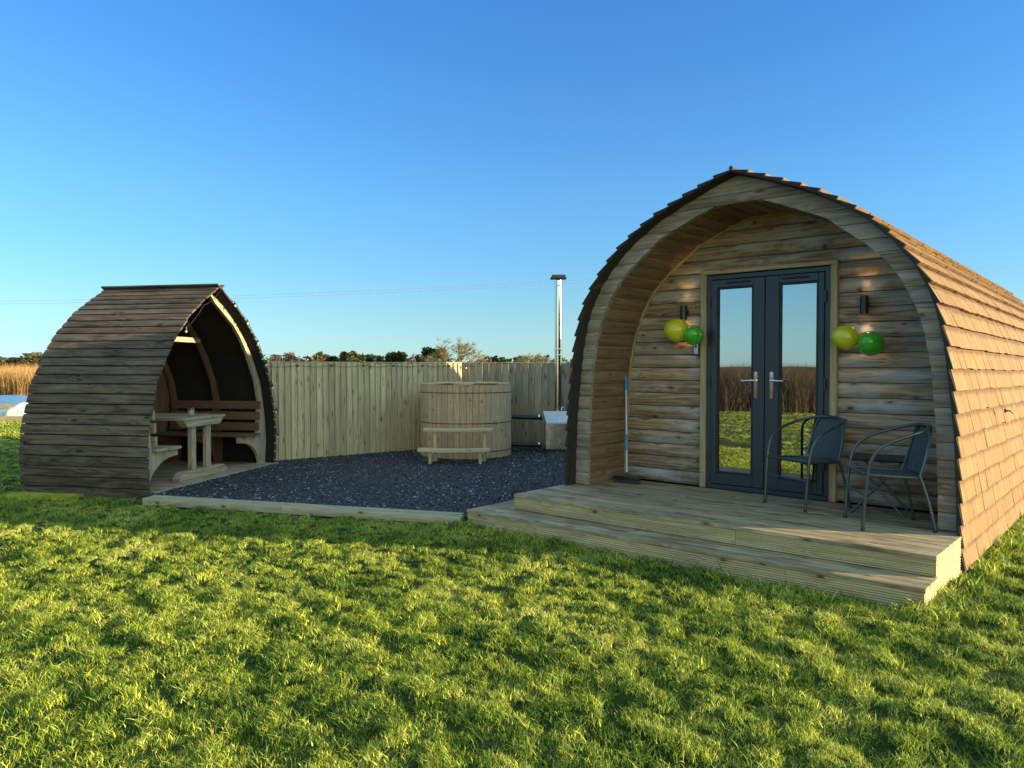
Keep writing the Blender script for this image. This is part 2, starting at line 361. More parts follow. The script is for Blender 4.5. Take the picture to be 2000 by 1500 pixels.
bm = bmesh.new(); f = bm.faces.new([bm.verts.new((p.x, p.y, .052)) for p in GP]); bmesh.ops.triangulate(bm, faces=[f]); me = bpy.data.meshes.new('gravel_bed'); bm.to_mesh(me); bm.free(); me.materials.append(m)
gb = bpy.data.objects.new('gravel_bed', me); COL.objects.link(gb); tag(gb, kind='structure')

# instanced scatter: one object, its points carry rotation, size and which of the source meshes to use
def scatter(name, pts, rot, scl, idx, srcs):
    me = bpy.data.meshes.new(name); me.vertices.add(len(pts)); me.vertices.foreach_set('co', np.asarray(pts, np.float32).ravel())
    a = me.attributes.new('rot', 'FLOAT_VECTOR', 'POINT'); a.data.foreach_set('vector', np.asarray(rot, np.float32).ravel())
    a = me.attributes.new('scl', 'FLOAT_VECTOR', 'POINT'); a.data.foreach_set('vector', np.asarray(scl, np.float32).ravel())
    a = me.attributes.new('pick', 'INT', 'POINT'); a.data.foreach_set('value', np.asarray(idx, np.int32))
    o = bpy.data.objects.new(name, me); COL.objects.link(o)
    gt = bpy.data.node_groups.new(name, 'GeometryNodeTree'); gt.interface.new_socket('Geometry', in_out='INPUT', socket_type='NodeSocketGeometry'); gt.interface.new_socket('Geometry', in_out='OUTPUT', socket_type='NodeSocketGeometry')
    nn = gt.nodes; gi = nn.new('NodeGroupInput'); go = nn.new('NodeGroupOutput'); ip = nn.new('GeometryNodeInstanceOnPoints'); jn = nn.new('GeometryNodeJoinGeometry')
    for s_ in reversed(srcs):
        oi = nn.new('GeometryNodeObjectInfo'); oi.inputs['Object'].default_value = s_; oi.inputs['As Instance'].default_value = True
        gt.links.new(oi.outputs['Geometry'], jn.inputs[0])
    def at(nm, ty):
        q = nn.new('GeometryNodeInputNamedAttribute'); q.data_type = ty; q.inputs[0].default_value = nm; return q.outputs[0]
    gt.links.new(gi.outputs[0], ip.inputs['Points']); gt.links.new(jn.outputs[0], ip.inputs['Instance']); ip.inputs['Pick Instance'].default_value = True
    gt.links.new(at('pick', 'INT'), ip.inputs['Instance Index'])
    er = nn.new('FunctionNodeEulerToRotation'); gt.links.new(at('rot', 'FLOAT_VECTOR'), er.inputs[0]); gt.links.new(er.outputs[0], ip.inputs['Rotation'])
    gt.links.new(at('scl', 'FLOAT_VECTOR'), ip.inputs['Scale']); gt.links.new(ip.outputs[0], go.inputs[0])
    md = o.modifiers.new('scatter', 'NODES'); md.node_group = gt
    return o
def src(mesh): return bpy.data.objects.new(mesh.name, mesh)
def blades_mesh(name, n, rad, h0, h1, w, lean, mat, dry=.1, seg=3, rb=(0, .75)):
    V = []; F = []; A = []
    for i in range(n):
        a = random.uniform(0, 6.283); r = rad * math.sqrt(random.random()); bx, by = r * math.cos(a), r * math.sin(a)
        h = random.uniform(h0, h1); d = random.uniform(0, 6.283); ln = h * random.uniform(.1, lean); fa = random.uniform(0, 6.283); ww = w * random.uniform(.7, 1.3)
        cr = random.uniform(*rb) if random.random() > dry else random.uniform(.85, 1)
        o = len(V)
        for k in range(seg + 1):
            t_ = k / seg; x = bx + math.cos(d) * ln * t_ ** 1.8; y = by + math.sin(d) * ln * t_ ** 1.8; z = h * (t_ - .18 * lean * t_ * t_)
            wk = ww * (1 - t_ ** 1.6)
            if k == seg: V.append((x, y, z)); A.append(cr)
            else:
                V += [(x - math.cos(fa) * wk, y - math.sin(fa) * wk, z), (x + math.cos(fa) * wk, y + math.sin(fa) * wk, z)]; A += [cr, cr]
        for k in range(seg - 1): F.append((o + 2 * k, o + 2 * k + 1, o + 2 * k + 3, o + 2 * k + 2))
        F.append((o + 2 * seg - 2, o + 2 * seg - 1, o + 2 * seg))
    me = bpy.data.meshes.new(name); me.from_pydata(V, [], F); a = me.attributes.new('wr', 'FLOAT', 'POINT'); a.data.foreach_set('value', A); me.materials.append(mat)
    return me
tufts = [src(blades_mesh('grass_tuft', 34, .046, .018, .046, .0023, 1.1, M['grass'], .18)) for _ in range(6)] + \
        [src(blades_mesh('grass_tuft', 30, .046, .024, .060, .0023, 1.0, M['grass'], .10)) for _ in range(2)] + \
        [src(blades_mesh('grass_tuft', 30, .05, .012, .035, .0023, 1.4, M['grass'], .45)) for _ in range(2)]
def nz(x, y, s, seed):
    r_ = np.random.default_rng(seed); h = 0
    for _ in range(10):
        a = r_.uniform(0, 6.28); w_ = r_.uniform(.6, 1.6) * s; h = h + np.sin((x * math.cos(a) + y * math.sin(a)) * 6.283 / w_ + r_.uniform(0, 6.28))
    return h / 3.2
def lawn_points(n, x0, x1, y0, y1): return rng.uniform(x0, x1, n), rng.uniform(y0, y1, n)
gx, gy = [], []
def fill(x0, x1, y0, y1, dens):
    n = int((x1 - x0) * (y1 - y0) * dens); a, b_ = lawn_points(n, x0, x1, y0, y1)
    k = (b_ > .1) & (np.abs(a) < b_ * .74 + .6); gx.append(a[k]); gy.append(b_[k])
fill(-4.5, 4.5, 2.5, 5, 760); fill(-7, 6.5, 5, 9, 460); fill(-13, -3, 9, 16, 130); fill(-20, -8, 16, 26, 60); fill(3, 10, 6, 12, 160)
a_, b_ = lawn_points(9000, -16, -1, -6, 4.0); k_ = ~((b_ > .1) & (np.abs(a_) < b_ * .74 + .6)); gx.append(a_[k_]); gy.append(b_[k_])
gx = np.concatenate(gx); gy = np.concatenate(gy)
lx = (gx - PM.x) * math.cos(-PA) - (gy - PM.y) * math.sin(-PA); lv = (gx - PM.x) * math.sin(-PA) + (gy - PM.y) * math.cos(-PA)
sx = (gx - SA.x) * math.cos(-SAA) - (gy - SA.y) * math.sin(-SAA); sv = (gx - SA.x) * math.sin(-SAA) + (gy - SA.y) * math.cos(-SAA)
GP2 = [Vector((-4.02, 8.10)), Vector((-.52, 7.06))] + GP[2:]
bad = inpoly(gx, gy, GP2) | ((lx > -2.11) & (lx < 1.77) & (lv > -1.19) & (lv < 0)) | ((np.abs(lx) < 1.76) & (lv > -.1) & (lv < PL)) | ((sx > -1.72) & (sx < .05) & (np.abs(sv) < 1.42))
bad |= (nz(gx, gy, .22, 5) > 1.2) & (rng.random(len(gx)) < .3)
gx, gy, lx, lv, sx, sv = [q[~bad] for q in (gx, gy, lx, lv, sx, sv)]
s_ = .82 + .17 * nz(gx, gy, .26, 3) + .26 * nz(gx, gy, .11, 4) + rng.uniform(-.15, .15, len(gx)); s_ = np.clip(s_, .35, 1.7)
edge = np.exp(-np.maximum(0, np.where((lx > -2.3) & (lx < 1.85), -1.19 - lv, 9)) / .10)
edge += np.exp(-np.maximum(0, np.where((lv > -1.2) & (lv < PL), lx - 1.76, 9)) / .15)
s_ = s_ * (1 + 1.3 * np.clip(edge, 0, 1))
idx = np.where(nz(gx, gy, 1.3, 8) + rng.normal(0, .5, len(gx)) > 1.0, rng.integers(8, 10, len(gx)), rng.integers(0, 8, len(gx)))
pz = hgt(gx, gy) - .004
wide = np.where(gy > 9, 1.7, 1.0)
grass = scatter('grass', np.stack([gx, gy, pz], -1), np.stack([rng.uniform(-.15, .15, len(gx)), rng.uniform(-.15, .15, len(gx)), rng.uniform(0, 6.28, len(gx))], -1), np.stack([s_ * wide, s_ * wide, s_], -1), idx, tufts)
tag(grass, 'short green lawn grass with uneven tufts and dry blades', 'grass', kind='stuff')
# dead trampled grass along the shelter foot
dn = 420; da = rng.uniform(-1.75, -.9, dn); db = -1.42 - np.abs(rng.normal(0, .10, dn)) - .02
dp = [SMAT @ Vector((a, b2, 0)) for a, b2 in zip(da, db)]
tuft_dry = [src(blades_mesh('dry_tuft', 26, .05, .02, .06, .002, 1.6, M['grass'], 1.0)) for _ in range(2)]
dg = scatter('dry_grass', [(p.x, p.y, .004) for p in dp], np.stack([np.zeros(dn), np.zeros(dn), rng.uniform(0, 6.28, dn)], -1), np.ones((dn, 3)) * rng.uniform(.7, 1.4, (dn, 1)), rng.integers(0, 2, dn), tuft_dry)
tag(dg, 'dry straw coloured grass along the foot of the dark shelter', 'grass', kind='stuff')
# loose slate chips
stones = []
for i in range(6):
    bm = bmesh.new(); bmesh.ops.create_icosphere(bm, subdivisions=1, radius=.0125)
    for v_ in bm.verts: v_.co = Vector((v_.co.x * random.uniform(.8, 1.5), v_.co.y * random.uniform(.6, 1.1), v_.co.z * random.uniform(.3, .7)))
    me = bpy.data.meshes.new('slate_chip'); bm.to_mesh(me); bm.free()
    mm, t, b = newmat('slate_chip'); 
    col = [(.010, .013, .017), (.016, .020, .025), (.028, .034, .042), (.013, .016, .020), (.055, .064, .078), (.30, .33, .37)][i]
    b.inputs['Base Color'].default_value = (*col, 1); b.inputs['Roughness'].default_value = .5 if i < 5 else .7
    me.materials.append(mm); stones.append(src(me))
n = 150000; ax_, ay_ = rng.uniform(-4.3, 3, n), rng.uniform(6.9, 13.7, n); k = inpoly(ax_, ay_, GP); ax_, ay_ = ax_[k], ay_[k]; k = rng.random(len(ax_)) < np.clip(1.6 - (ay_ - 7) / 6, .35, 1); ax_, ay_ = ax_[k], ay_[k]; n = len(ax_)
pk = rng.choice(6, n, p=[.23, .23, .2, .2, .10, .04])
sc = rng.uniform(.6, 1.5, (n, 1)) * np.ones((1, 3))
gr = scatter('gravel', np.stack([ax_, ay_, .055 + rng.uniform(0, .012, n)], -1), rng.uniform(0, 6.28, (n, 3)) * np.array([.12, .12, 1]), sc, pk, stones)
tag(gr, 'dark slate chippings covering the yard between the shelter and the pod', 'gravel', kind='stuff')

# ------------------------------------------------------------ camping pod
OUT = [(1.715, .3), (1.71, .58), (1.69, 1.01), (1.665, 1.27), (1.62, 1.66), (1.565, 1.92), (1.50, 2.10), (1.40, 2.28), (1.28, 2.43), (1.10, 2.61), (.92, 2.74), (.73, 2.855), (.50, 2.96), (.24, 3.065), (0, 3.15)]
INN = [(1.57, .3), (1.565, .6), (1.545, 1.1), (1.51, 1.5), (1.465, 1.75), (1.41, 1.93), (1.31, 2.14), (1.20, 2.30), (1.06, 2.435), (.74, 2.685), (.38, 2.84), (.20, 2.91)]
pod = empty('camping_pod', PM, PA, 'large arched timber camping pod with porch, shingled roof and dark double doors', 'camping pod')
def shrink(v): return 1 - .04 * v / PL            # the roof line falls slightly towards the back
def clad(mb, zs, rng_f, v0, bulge=.016, th=.03, gap=.003, wrf=None):
    """horizontal boards; rng_f(z) -> list of (xl, xr) spans"""
    for z0, z1 in zip(zs[:-1], zs[1:]):
        K = 6; zz = [z0 + gap / 2 + (z1 - z0 - gap) * k / K for k in range(K + 1)]
        sp = [rng_f(z) for z in zz]; n_s = min(len(q) for q in sp)
        if min(len(q) for q in sp) != max(len(q) for q in sp):
            big = max(sp, key=len); n_s = len(big)
            sp = [q if len(q) == n_s else ([(q[0][0], 0.0), (0.0, q[0][1])] if n_s == 2 and len(q) == 1 else q * n_s) for q in sp]
        for i in range(n_s):
            pts = []; wc = []
            for k, z in enumerate(zz):
                t_ = k / K * 2 - 1; y = v0 - bulge * (1 - abs(t_) ** 2.6) + .0
                xl, xr = sp[k][i]
                if xr < xl: xl = xr = (xl + xr) / 2
                pts += [(xl, y, z), (xr, y, z), (xl, v0 + th, z), (xr, v0 + th, z)]; wc += [(xl, z, y), (xr, z, y), (xl, z, y + .03), (xr, z, y + .03)]
            F = []
            for k in range(K):
                a = 4 * k; c_ = a + 4
                F += [(a, a + 1, c_ + 1, c_), (a + 2, c_ + 2, c_ + 3, a + 3), (a, c_, c_ + 2, a + 2), (a + 1, a + 3, c_ + 3, c_ + 1)]
            F += [(0, 2, 3, 1), (4 * K, 4 * K + 1, 4 * K + 3, 4 * K + 2)]
            mb.add(pts, F, wc, smooth=True)
# front arch ring
def ring_f(z):
    o_ = interp(OUT, z)
    o_ -= .005
    if z > 2.905: return [(-o_, o_)]
    i_ = interp(INN, z); return [(-o_, -i_), (i_, o_)]
zs = [.302]
while zs[-1] < 3.0: zs.append(zs[-1] + .128)
zs[-1] = 3.142
k_ = min(range(len(zs)), key=lambda i: abs(zs[i] - 2.906)); zs[k_] = 2.906
mb = MB(); clad(mb, zs, ring_f, .018, .012, .05, .0045); mb.build('arch_board', M['fascia'], pod, flat=False)
# porch lining, boards running front to back
def poly_of(tab, n_len, off=0.0):
    pts = [Vector((x, z)) for x, z in tab] + [Vector((-x, z)) for x, z in reversed(tab)]
    if (pts[len(tab)] - pts[len(tab) - 1]).length < 1e-6: pts.pop(len(tab))
    L = [0]
    for a, b in zip(pts[:-1], pts[1:]): L.append(L[-1] + (b - a).length)
    k = max(2, round(L[-1] / n_len)); out = []
    for i in range(k + 1):
        s = L[-1] * i / k; x = np.interp(s, L, [p.x for p in pts]); z = np.interp(s, L, [p.y for p in pts]); out.append(Vector((x, z)))
    return out
mb = MB()
pl = poly_of(INN, .128)
for a, b in zip(pl[:-1], pl[1:]):
    d = (b - a); nrm = Vector((d.y, -d.x)).normalized()     # outward
    if nrm.dot(a - Vector((0, 1.2))) < 0: nrm = -nrm
    e = d.normalized() * .002
    a1, b1 = a + e, b - e; m1 = (a1 + b1) / 2
    pr = [a1 + nrm * .004, a1 * .5 + m1 * .5 - nrm * .003, m1 - nrm * .005, m1 * .5 + b1 * .5 - nrm * .003, b1 + nrm * .004, b1 + nrm * .04, a1 + nrm * .04]
    pts = []; wc = []
    for v_ in (.052, .76):
        for q in pr: pts.append((q.x, v_, q.y)); wc.append((v_, (q - a).dot(d.normalized()), (q - a).dot(nrm)))
    n_ = len(pr); F = [tuple(range(n_)), tuple(range(2 * n_ - 1, n_ - 1, -1))] + [(i, (i + 1) % n_, n_ + (i + 1) % n_, n_ + i) for i in range(n_)]
    mb.add(pts, F, wc, smooth=False)
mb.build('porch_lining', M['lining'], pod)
# front wall with the door opening
DL, DR, DT = -.617, .566, 2.385
def wall_f(z):
    w_ = interp(INN, z) + .02 if z < 2.9 else .2
    if z < DT + .03: return [(-w_, DL - .045), (DR + .045, w_)]
    return [(-w_, w_)]
zs = [.302]
while zs[-1] < 2.93: zs.append(zs[-1] + .1315)
zs[min(range(len(zs)), key=lambda i: abs(zs[i] - (DT + .03)))] = DT + .03
mb = MB(); clad(mb, zs, wall_f, .735, .026, .03, .006); mb.build('front_wall', M['wall'], pod)
mb = MB()
pl2 = poly_of([(x - .012, z - .0) for x, z in INN], .1)
for a, b in zip(pl2[:-1], pl2[1:]):
    mb.bar((a.x, .702, a.y), (b.x, .702, b.y), .024, .026, up=(0, 1, 0) , wr=.3)
mb.build('corner_bead', M['trim'], pod)
# backing behind the wall so that no light leaks through the pod
mb = MB(); ft = [(x, z) for x, z in OUT]; full = [(x - .01, z) for x, z in ft] + [(-x + .01, z) for x, z in reversed(ft[:-1])]
def plate(mb, v0, v1, poly, k0=1, k1=1):
    n_ = len(poly); pts = [(x, v0, z * k0) for x, z in poly] + [(x, v1, z * k1) for x, z in poly]
    mb.add(pts, [tuple(range(n_)), tuple(range(2 * n_ - 1, n_ - 1, -1))] + [(i, (i + 1) % n_, n_ + (i + 1) % n_, n_ + i) for i in range(n_)])
plate(mb, PL - .10, PL - .04, [(1.71, .05)] + full + [(-1.71, .05)], .96, .96); mb.build('back_wall', M['lining'], pod)
# door frame, leaves
mb = MB()
mb.box((DL - .062, DL - .002), (.672, .73), (.302, 2.392), 2); mb.box((DR + .002, DR + .062), (.672, .73), (.302, 2.392), 2); mb.box((DL - .062, DR + .062), (.668, .73), (2.394, 2.432), 0)
mb.build('door_trim', M['trim'], pod, bevel=.003)
mb = MB()
mb.box((DL, DL + .05), (.69, .76), (.335, DT), 2); mb.box((DR - .05, DR), (.69, .76), (.335, DT), 2); mb.box((DL, DR), (.688, .76), (DT - .045, DT - .001), 0); mb.box((DL, DR), (.675, .76), (.302, .345), 0)
mb.build('door_frame', M['upvc'], pod, bevel=.004)
CX = -.026
for sgn, x0, x1, g0, g1 in ((-1, DL + .052, CX - .004, -.510, -.140), (1, CX + .004, DR - .052, .108, .462)):
    f = MB(); z0, z1 = .350, DT - .05; ga, gb_ = .455, 2.262
    # stiles full height, rails between, mitre lines read from the bevels
    f.box((x0, g0), (.678, .74), (z0, z1), 2); f.box((g1, x1), (.678, .74), (z0, z1), 2)
    f.box((g0 + .0005, g1 - .0005), (.6785, .74), (gb_, z1 - .0005), 0); f.box((g0 + .0005, g1 - .0005), (.6785, .74), (z0 + .0005, ga), 0)
    leaf = f.build('door', M['upvc'], pod, bevel=.004)
    bd = MB(); w_ = .018
    bd.box((g0 + .001, g0 + w_), (.684, .70), (ga + .001, gb_ - .001), 2); bd.box((g1 - w_, g1 - .001), (.684, .70), (ga + .001, gb_ - .001), 2)
    bd.box((g0 + w_, g1 - w_), (.684, .70), (ga + .001, ga + w_), 0); bd.box((g0 + w_, g1 - w_), (.684, .70), (gb_ - w_, gb_ - .001), 0); bd.build('glazing_bead', M['gasket'], leaf, bevel=.002)
    p = MB(); p.box((g0 + .002, g1 - .002), (.703, .712), (ga + .002, gb_ - .002), 2); p.build('pane', M['glass'], leaf)
    v = MB(); vx = (x0 + x1) / 2 + .01; v.tube([(vx - .12, .674, 2.303), (vx + .12, .674, 2.303)], .009, 10); v.tube([(vx - .115, .668, 2.303), (vx + .115, .668, 2.303)], .004, 8)
    v.build('trickle_vent', M['upvc'], leaf)
    hx = -.106 if sgn < 0 else .046
    h = MB(); prof = []
    for k in range(24):
        a = 2 * math.pi * k / 24; prof.append((hx + .0165 * math.cos(a), 1.321 + .0165 * math.sin(a) + (.11 if math.sin(a) >= 0 else -.11)))
    plate(h, .668, .678, prof); h.tube([(hx, .668, 1.365), (hx, .63, 1.365)], .010, 10)
    h.tube([(hx, .634, 1.365), (hx + sgn * .02, .628, 1.366), (hx + sgn * .125, .628, 1.362)], [.0095, .0095, .0075], 10)
    h.build('door_handle', M['chrome'], leaf)
    for hz in (.62, 1.34, 2.12):
        q = MB(); xx = (x0 + .0) if sgn < 0 else x1; q.tube([(xx - sgn * -.012, .668, hz - .05), (xx - sgn * -.012, .668, hz + .05)], .010, 10); q.build('hinge', M['upvc'], leaf)
# roof: shingle rows
mb = MB()
def arcpts(tab):
    pts = [Vector((x, z)) for x, z in tab]; L = [0]
    for a, b in zip(pts[:-1], pts[1:]): L.append(L[-1] + (b - a).length)
    return pts, L
pts_, L_ = arcpts([(1.735, .06)] + OUT)
def at_s(s): return Vector((float(np.interp(s, L_, [p.x for p in pts_])), float(np.interp(s, L_, [p.y for p in pts_]))))
def nrm_s(s):
    d = (at_s(min(s + .06, L_[-1])) - at_s(max(s - .06, 0))).normalized(); return Vector((d.y, -d.x))
EXPO = .158; nrow = int(L_[-1] / EXPO) + 1
V0 = -.12
for side in (1, -1):
    for r_ in range(nrow):
        s0 = r_ * EXPO; s1 = min(s0 + EXPO * 1.75, L_[-1] + .01)
        n0 = nrm_s(min(s0, L_[-1] - .02)); n1 = nrm_s(min(s1, L_[-1] - .02)); a = at_s(s0); b = at_s(s1)
        v = V0 + random.uniform(-.004, .004); first = True
        while v < PL:
            w_ = random.uniform(.08, .26); v2 = min(v + w_, PL + random.uniform(0, .01)); j = random.uniform(-.005, .005); lift = random.uniform(-.002, .003)
            A = a + (b - a).normalized() * j
            o0 = A + n0 * (.042 + lift); o1 = b + n1 * .006; i0 = A + n0 * (.018 + lift); i1 = b - n1 * .004
            P = []; wc = []
            for vv in (v + .001, v2 - .001):
                k = shrink(max(vv, 0))
                for q in (i0, o0, o1, i1): P.append((side * q.x, vv, q.y * k)); wc.append(((q - A).length, vv, q.x * .2))
            mb.add(P, [(0, 1, 2, 3), (7, 6, 5, 4), (0, 4, 5, 1), (1, 5, 6, 2), (2, 6, 7, 3), (3, 7, 4, 0)], wc, wy=[0, 0, 1.75, 1.75] * 2)
            v = v2
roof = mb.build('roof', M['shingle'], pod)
mb = MB()
for side in (1, -1):
    for r_ in range(nrow):
        s0 = r_ * EXPO; s1 = min(s0 + EXPO * 1.02, L_[-1]); n0 = nrm_s(min(s0, L_[-1] - .02)); n1 = nrm_s(min(s1, L_[-1] - .02)); a = at_s(s0); b = at_s(s1)
        q4 = [a + n0 * .002, a + n0 * .0395, b + n1 * .012, b - n1 * .001]
        P = [(side * q.x, vv, q.y) for vv in (V0 - .012, V0 + .006) for q in q4]
        mb.add(P, [(0, 1, 2, 3), (7, 6, 5, 4), (0, 4, 5, 1), (1, 5, 6, 2), (2, 6, 7, 3), (3, 7, 4, 0)])
M['tar'] = plain('tarred_edge', (.016, .015, .014), .85)
mb.build('verge_edge', M['tar'], roof)
mb = MB()
shell = [(x, z) for x, z in [(1.735, .06)] + OUT]; fo = [Vector(q) for q in shell]
outp = [(1.735, .06)] + [(x + .0, z + .0) for x, z in OUT]; 
ring = outp + [(-x, z) for x, z in reversed(outp[:-1])]; inr = [(x - .004 if x > .03 else 0, z - .004) for x, z in outp]; inn_ring = inr + [(-x, z) for x, z in reversed(inr[:-1])]
n_ = len(ring); P = []; 
for vv in (V0 + .012, PL - .02):
    k = shrink(max(vv, 0)); P += [(x, vv, z * k) for x, z in ring] + [(x, vv, z * k) for x, z in inn_ring]
F = []
for i in range(n_ - 1):
    F += [(i, i + 1, 2 * n_ + i + 1, 2 * n_ + i), (n_ + i, 3 * n_ + i, 3 * n_ + i + 1, n_ + i + 1), (i, n_ + i, n_ + i + 1, i + 1), (2 * n_ + i, 2 * n_ + i + 1, 3 * n_ + i + 1, 3 * n_ + i)]
mb.add(P, F); mb.build('underlay', M['tar'], roof)
mb = MB()
mb.bar((-.045, V0, 3.20), (-.045, PL, 3.20 * .96), .014, .10, up=(.55, 0, 1)); mb.bar((.045, V0, 3.20), (.045, PL, 3.20 * .96), .014, .10, up=(-.55, 0, 1)); mb.v = [(x, y, z + .012) for x, y, z in mb.v]
mb = MB(); mb.tube([(0, V0 + .0, 3.178), (0, PL, 3.178 * .96)], .020, 8); mb.build('ridge_roll', M['dark'], roof)
mb = MB(); mb.tube([(1.79, 1.40, 1.12), (1.82, 1.40, 1.12), (1.83, 1.43, 1.10)], .006, 8); mb.box((1.775, 1.79), (1.385, 1.415), (1.105, 1.135), 2); mb.build('outside_tap', M['blackm'], pod)

# decking with a lower step in front
deck = empty('timber_decking', PM, PA, 'two level timber decking with ribbed risers in front of the pod', 'decking')
def planks(mb, x0, x1, y0, y1, z, th=.028, w=.118, gap=.005):
    y = y0
    while y < y1 - .02:
        y2 = min(y + w, y1)
        xa = x0; 
        cuts = [x0] + ([x0 + (x1 - x0) * random.uniform(.35, .65)] if random.random() < .4 else []) + [x1]
        for a, b in zip(cuts[:-1], cuts[1:]): mb.box((a, b - .002), (y, y2 - gap), (z - th, z), 0)
        y = y2
mb = MB(); planks(mb, -1.79, 1.748, -.865, .668, .30); dk = mb.build('deck_boards', M['deck'], deck, bevel=.003)
def ribbed(mb, a, b, nrm, z0, z1, nr=7, th=.022, amp=.003):
    a = Vector(a); b = Vector(b); nv = Vector(nrm); d = b - a; L = d.length; K = nr * 4; pts = []; wc = []
    for k in range(K + 1):
        z = z0 + (z1 - z0) * k / K; o = amp * math.sin(2 * math.pi * nr * k / K) if 0 < k < K else -amp
        for q, l in ((a, 0), (b, L)):
            p = q + nv * (th + o); pts += [(p.x, p.y, z)]; wc.append((l, z, 0))
        for q, l in ((a, 0), (b, L)): pts += [(q.x, q.y, z)]; wc.append((l, z, .03))
    F = []
    for k in range(K):
        i = 4 * k; j = i + 4; F += [(i, i + 1, j + 1, j), (i + 2, j + 2, j + 3, i + 3), (i, j, j + 2, i + 2), (i + 1, i + 3, j + 3, j + 1)]
    F += [(0, 2, 3, 1), (4 * K, 4 * K + 1, 4 * K + 3, 4 * K + 2)]
    mb.add(pts, F, wc)
mb = MB()
ribbed(mb, (-1.785, -.835, 0), (.40, -.835, 0), (0, -1, 0), .163, .270); ribbed(mb, (.403, -.835, 0), (1.742, -.835, 0), (0, -1, 0), .163, .270)
mb.build('riser', M['riser'], deck)
mb = MB(); ribbed(mb, (-1.765, -.835, 0), (-1.765, .02, 0), (-1, 0, 0), .163, .270); mb.build('side_board', M['riser'], deck)
mb = MB(); ribbed(mb, (1.722, -.834, 0), (1.722, -.06, 0), (1, 0, 0), .163, .270); ribbed(mb, (1.722, -.834, 0), (1.722, -.06, 0), (1, 0, 0), .03, .157); mb.box((1.60, 1.722), (-.83, -.06), (.0, .27), 1); mb.build('side_board', M['riser'], deck)
mb = MB(); 
for y0, y1 in ((-1.172, -1.060), (-1.055, -.943), (-.938, -.836)):
    mb.box((-2.105, -.45), (y0, y1), (.132, .160), 0); mb.box((-.447, 1.752), (y0, y1), (.132, .160), 0)
for x0, x1 in ((-2.105, -2.0), (-1.995, -1.89), (-1.885, -1.79)): mb.box((x0, x1), (-.834, .0), (.132, .160), 1)
mb.build('step_tread', M['deck'], deck, bevel=.003)
mb = MB(); ribbed(mb, (-2.095, -1.145, 0), (-1.75, -1.145, 0), (0, -1, 0), .0, .130, 8); ribbed(mb, (-1.747, -1.145, 0), (.9, -1.145, 0), (0, -1, 0), .0, .130, 8); ribbed(mb, (.903, -1.145, 0), (1.745, -1.145, 0), (0, -1, 0), .0, .130, 8)
mb.build('riser', M['riser'], deck)
mb = MB(); ribbed(mb, (-2.078, -1.143, 0), (-2.078, -.0, 0), (-1, 0, 0), .0, .130, 8); mb.build('side_board', M['riser'], deck)
mb = MB(); ribbed(mb, (1.726, -1.143, 0), (1.726, -.86, 0), (1, 0, 0), .0, .130, 8); mb.build('side_board', M['riser'], deck)
mb = MB(); mb.box((-1.74, 1.70), (-.83, .6), (.0, .268), 0); mb.box((-2.07, 1.70), (-1.14, -.84), (0, .13), 0); mb.build('joist_frame', M['kerb'], deck)

# kerb sleepers
kd = (K1 - K0).normalized(); kang = math.atan2(kd.y, kd.x); kl = (K1 - K0).length
kerb = empty('timber_edging', (K0.x, K0.y, 0), kang, 'long pale timber edging between the lawn and the gravel', 'edging')
mb = MB(); mb.box((-.02, kl * .47), (-.16, -.04), (0.0, .075), 0); mb.box((kl * .47 + .003, kl + .03), (-.16, -.04), (.0, .073), 0); mb.build('sleeper', M['kerb'], kerb, bevel=.004)
mb = MB(); mb.box((-.02, kl * .7), (-.036, .03), (0, .080), 0); mb.box((kl * .7 + .003, kl), (-.036, .03), (0, .082), 0); mb.build('sleeper', M['kerb'], kerb, bevel=.004)

# ------------------------------------------------------------ wall lamps
def wall_lamp(x, z0, z1, label):
    e = empty('wall_lamp', PMAT @ Vector((x, .715, (z0 + z1) / 2)), PA, label, 'wall lamp', 'up and down wall lamps beside the doors')
    h = (z1 - z0) / 2
    b = MB(); prof = [(.027, -h + .012), (.031, -h), (.034, -h), (.034, h), (.031, h), (.027, h - .012)]
    b.lathe(prof, 28, (0, -.075, 0)); b.build('lamp_housing', M['blackm'], e)
    b = MB(); b.lathe([(.03, 0), (.03, .02)], 20, T=Matrix.Translation((0, -.02, 0)) @ Matrix.Rotation(R(90), 4, 'X')); b.tube([(0, -.02, 0), (0, -.05, 0)], .016, 12); b.build('wall_bracket', M['blackm'], e)
    for sg in (-1, 1):
        l = MB(); l.lathe([(.026, sg * (h - .006)), (.001, sg * (h - .004))], 20, (0, -.075, 0)); l.build('lens', M['lampglow'], e)
        ld = bpy.data.lights.new('lamp_light', 'SPOT'); ld.energy = 1.1 if sg < 0 else .5; ld.color = (1, .62, .28); ld.spot_size = R(62); ld.spot_blend = .8; ld.shadow_soft_size = .02
        lo = bpy.data.objects.new('lamp_light', ld); COL.objects.link(lo); lo.parent = e; lo.location = (0, -.075, sg * (h + .01))
        lo.rotation_euler = (R(0) if sg < 0 else R(180), 0, 0); lo.rotation_euler.x += R(12) * (1 if sg < 0 else -1)
wall_lamp(-.845, 1.965, 2.105, 'black wall lamp above the balloons to the left of the doors')
wall_lamp(.86, 1.945, 2.10, 'black wall lamp with warm glow to the right of the doors')

# key safe
e = empty('key_safe', PMAT @ Vector((-.718, .714, 1.668)), PA, 'small grey key safe on the wall under the green balloon left of the doors', 'key safe')
b = MB(); b.box((-.038, .038), (-.045, -.001), (-.06, .06), 2); b.build('case', M['blackp'], e, bevel=.006)
b = MB(); b.box((-.026, .020), (-.056, -.046), (-.05, .05), 2); b.build('cover', M['greyp'], e, bevel=.006)
b = MB(); b.tube([(0, -.057, .025), (0, -.062, .025)], .011, 14); b.build('button', M['blackp'], e)

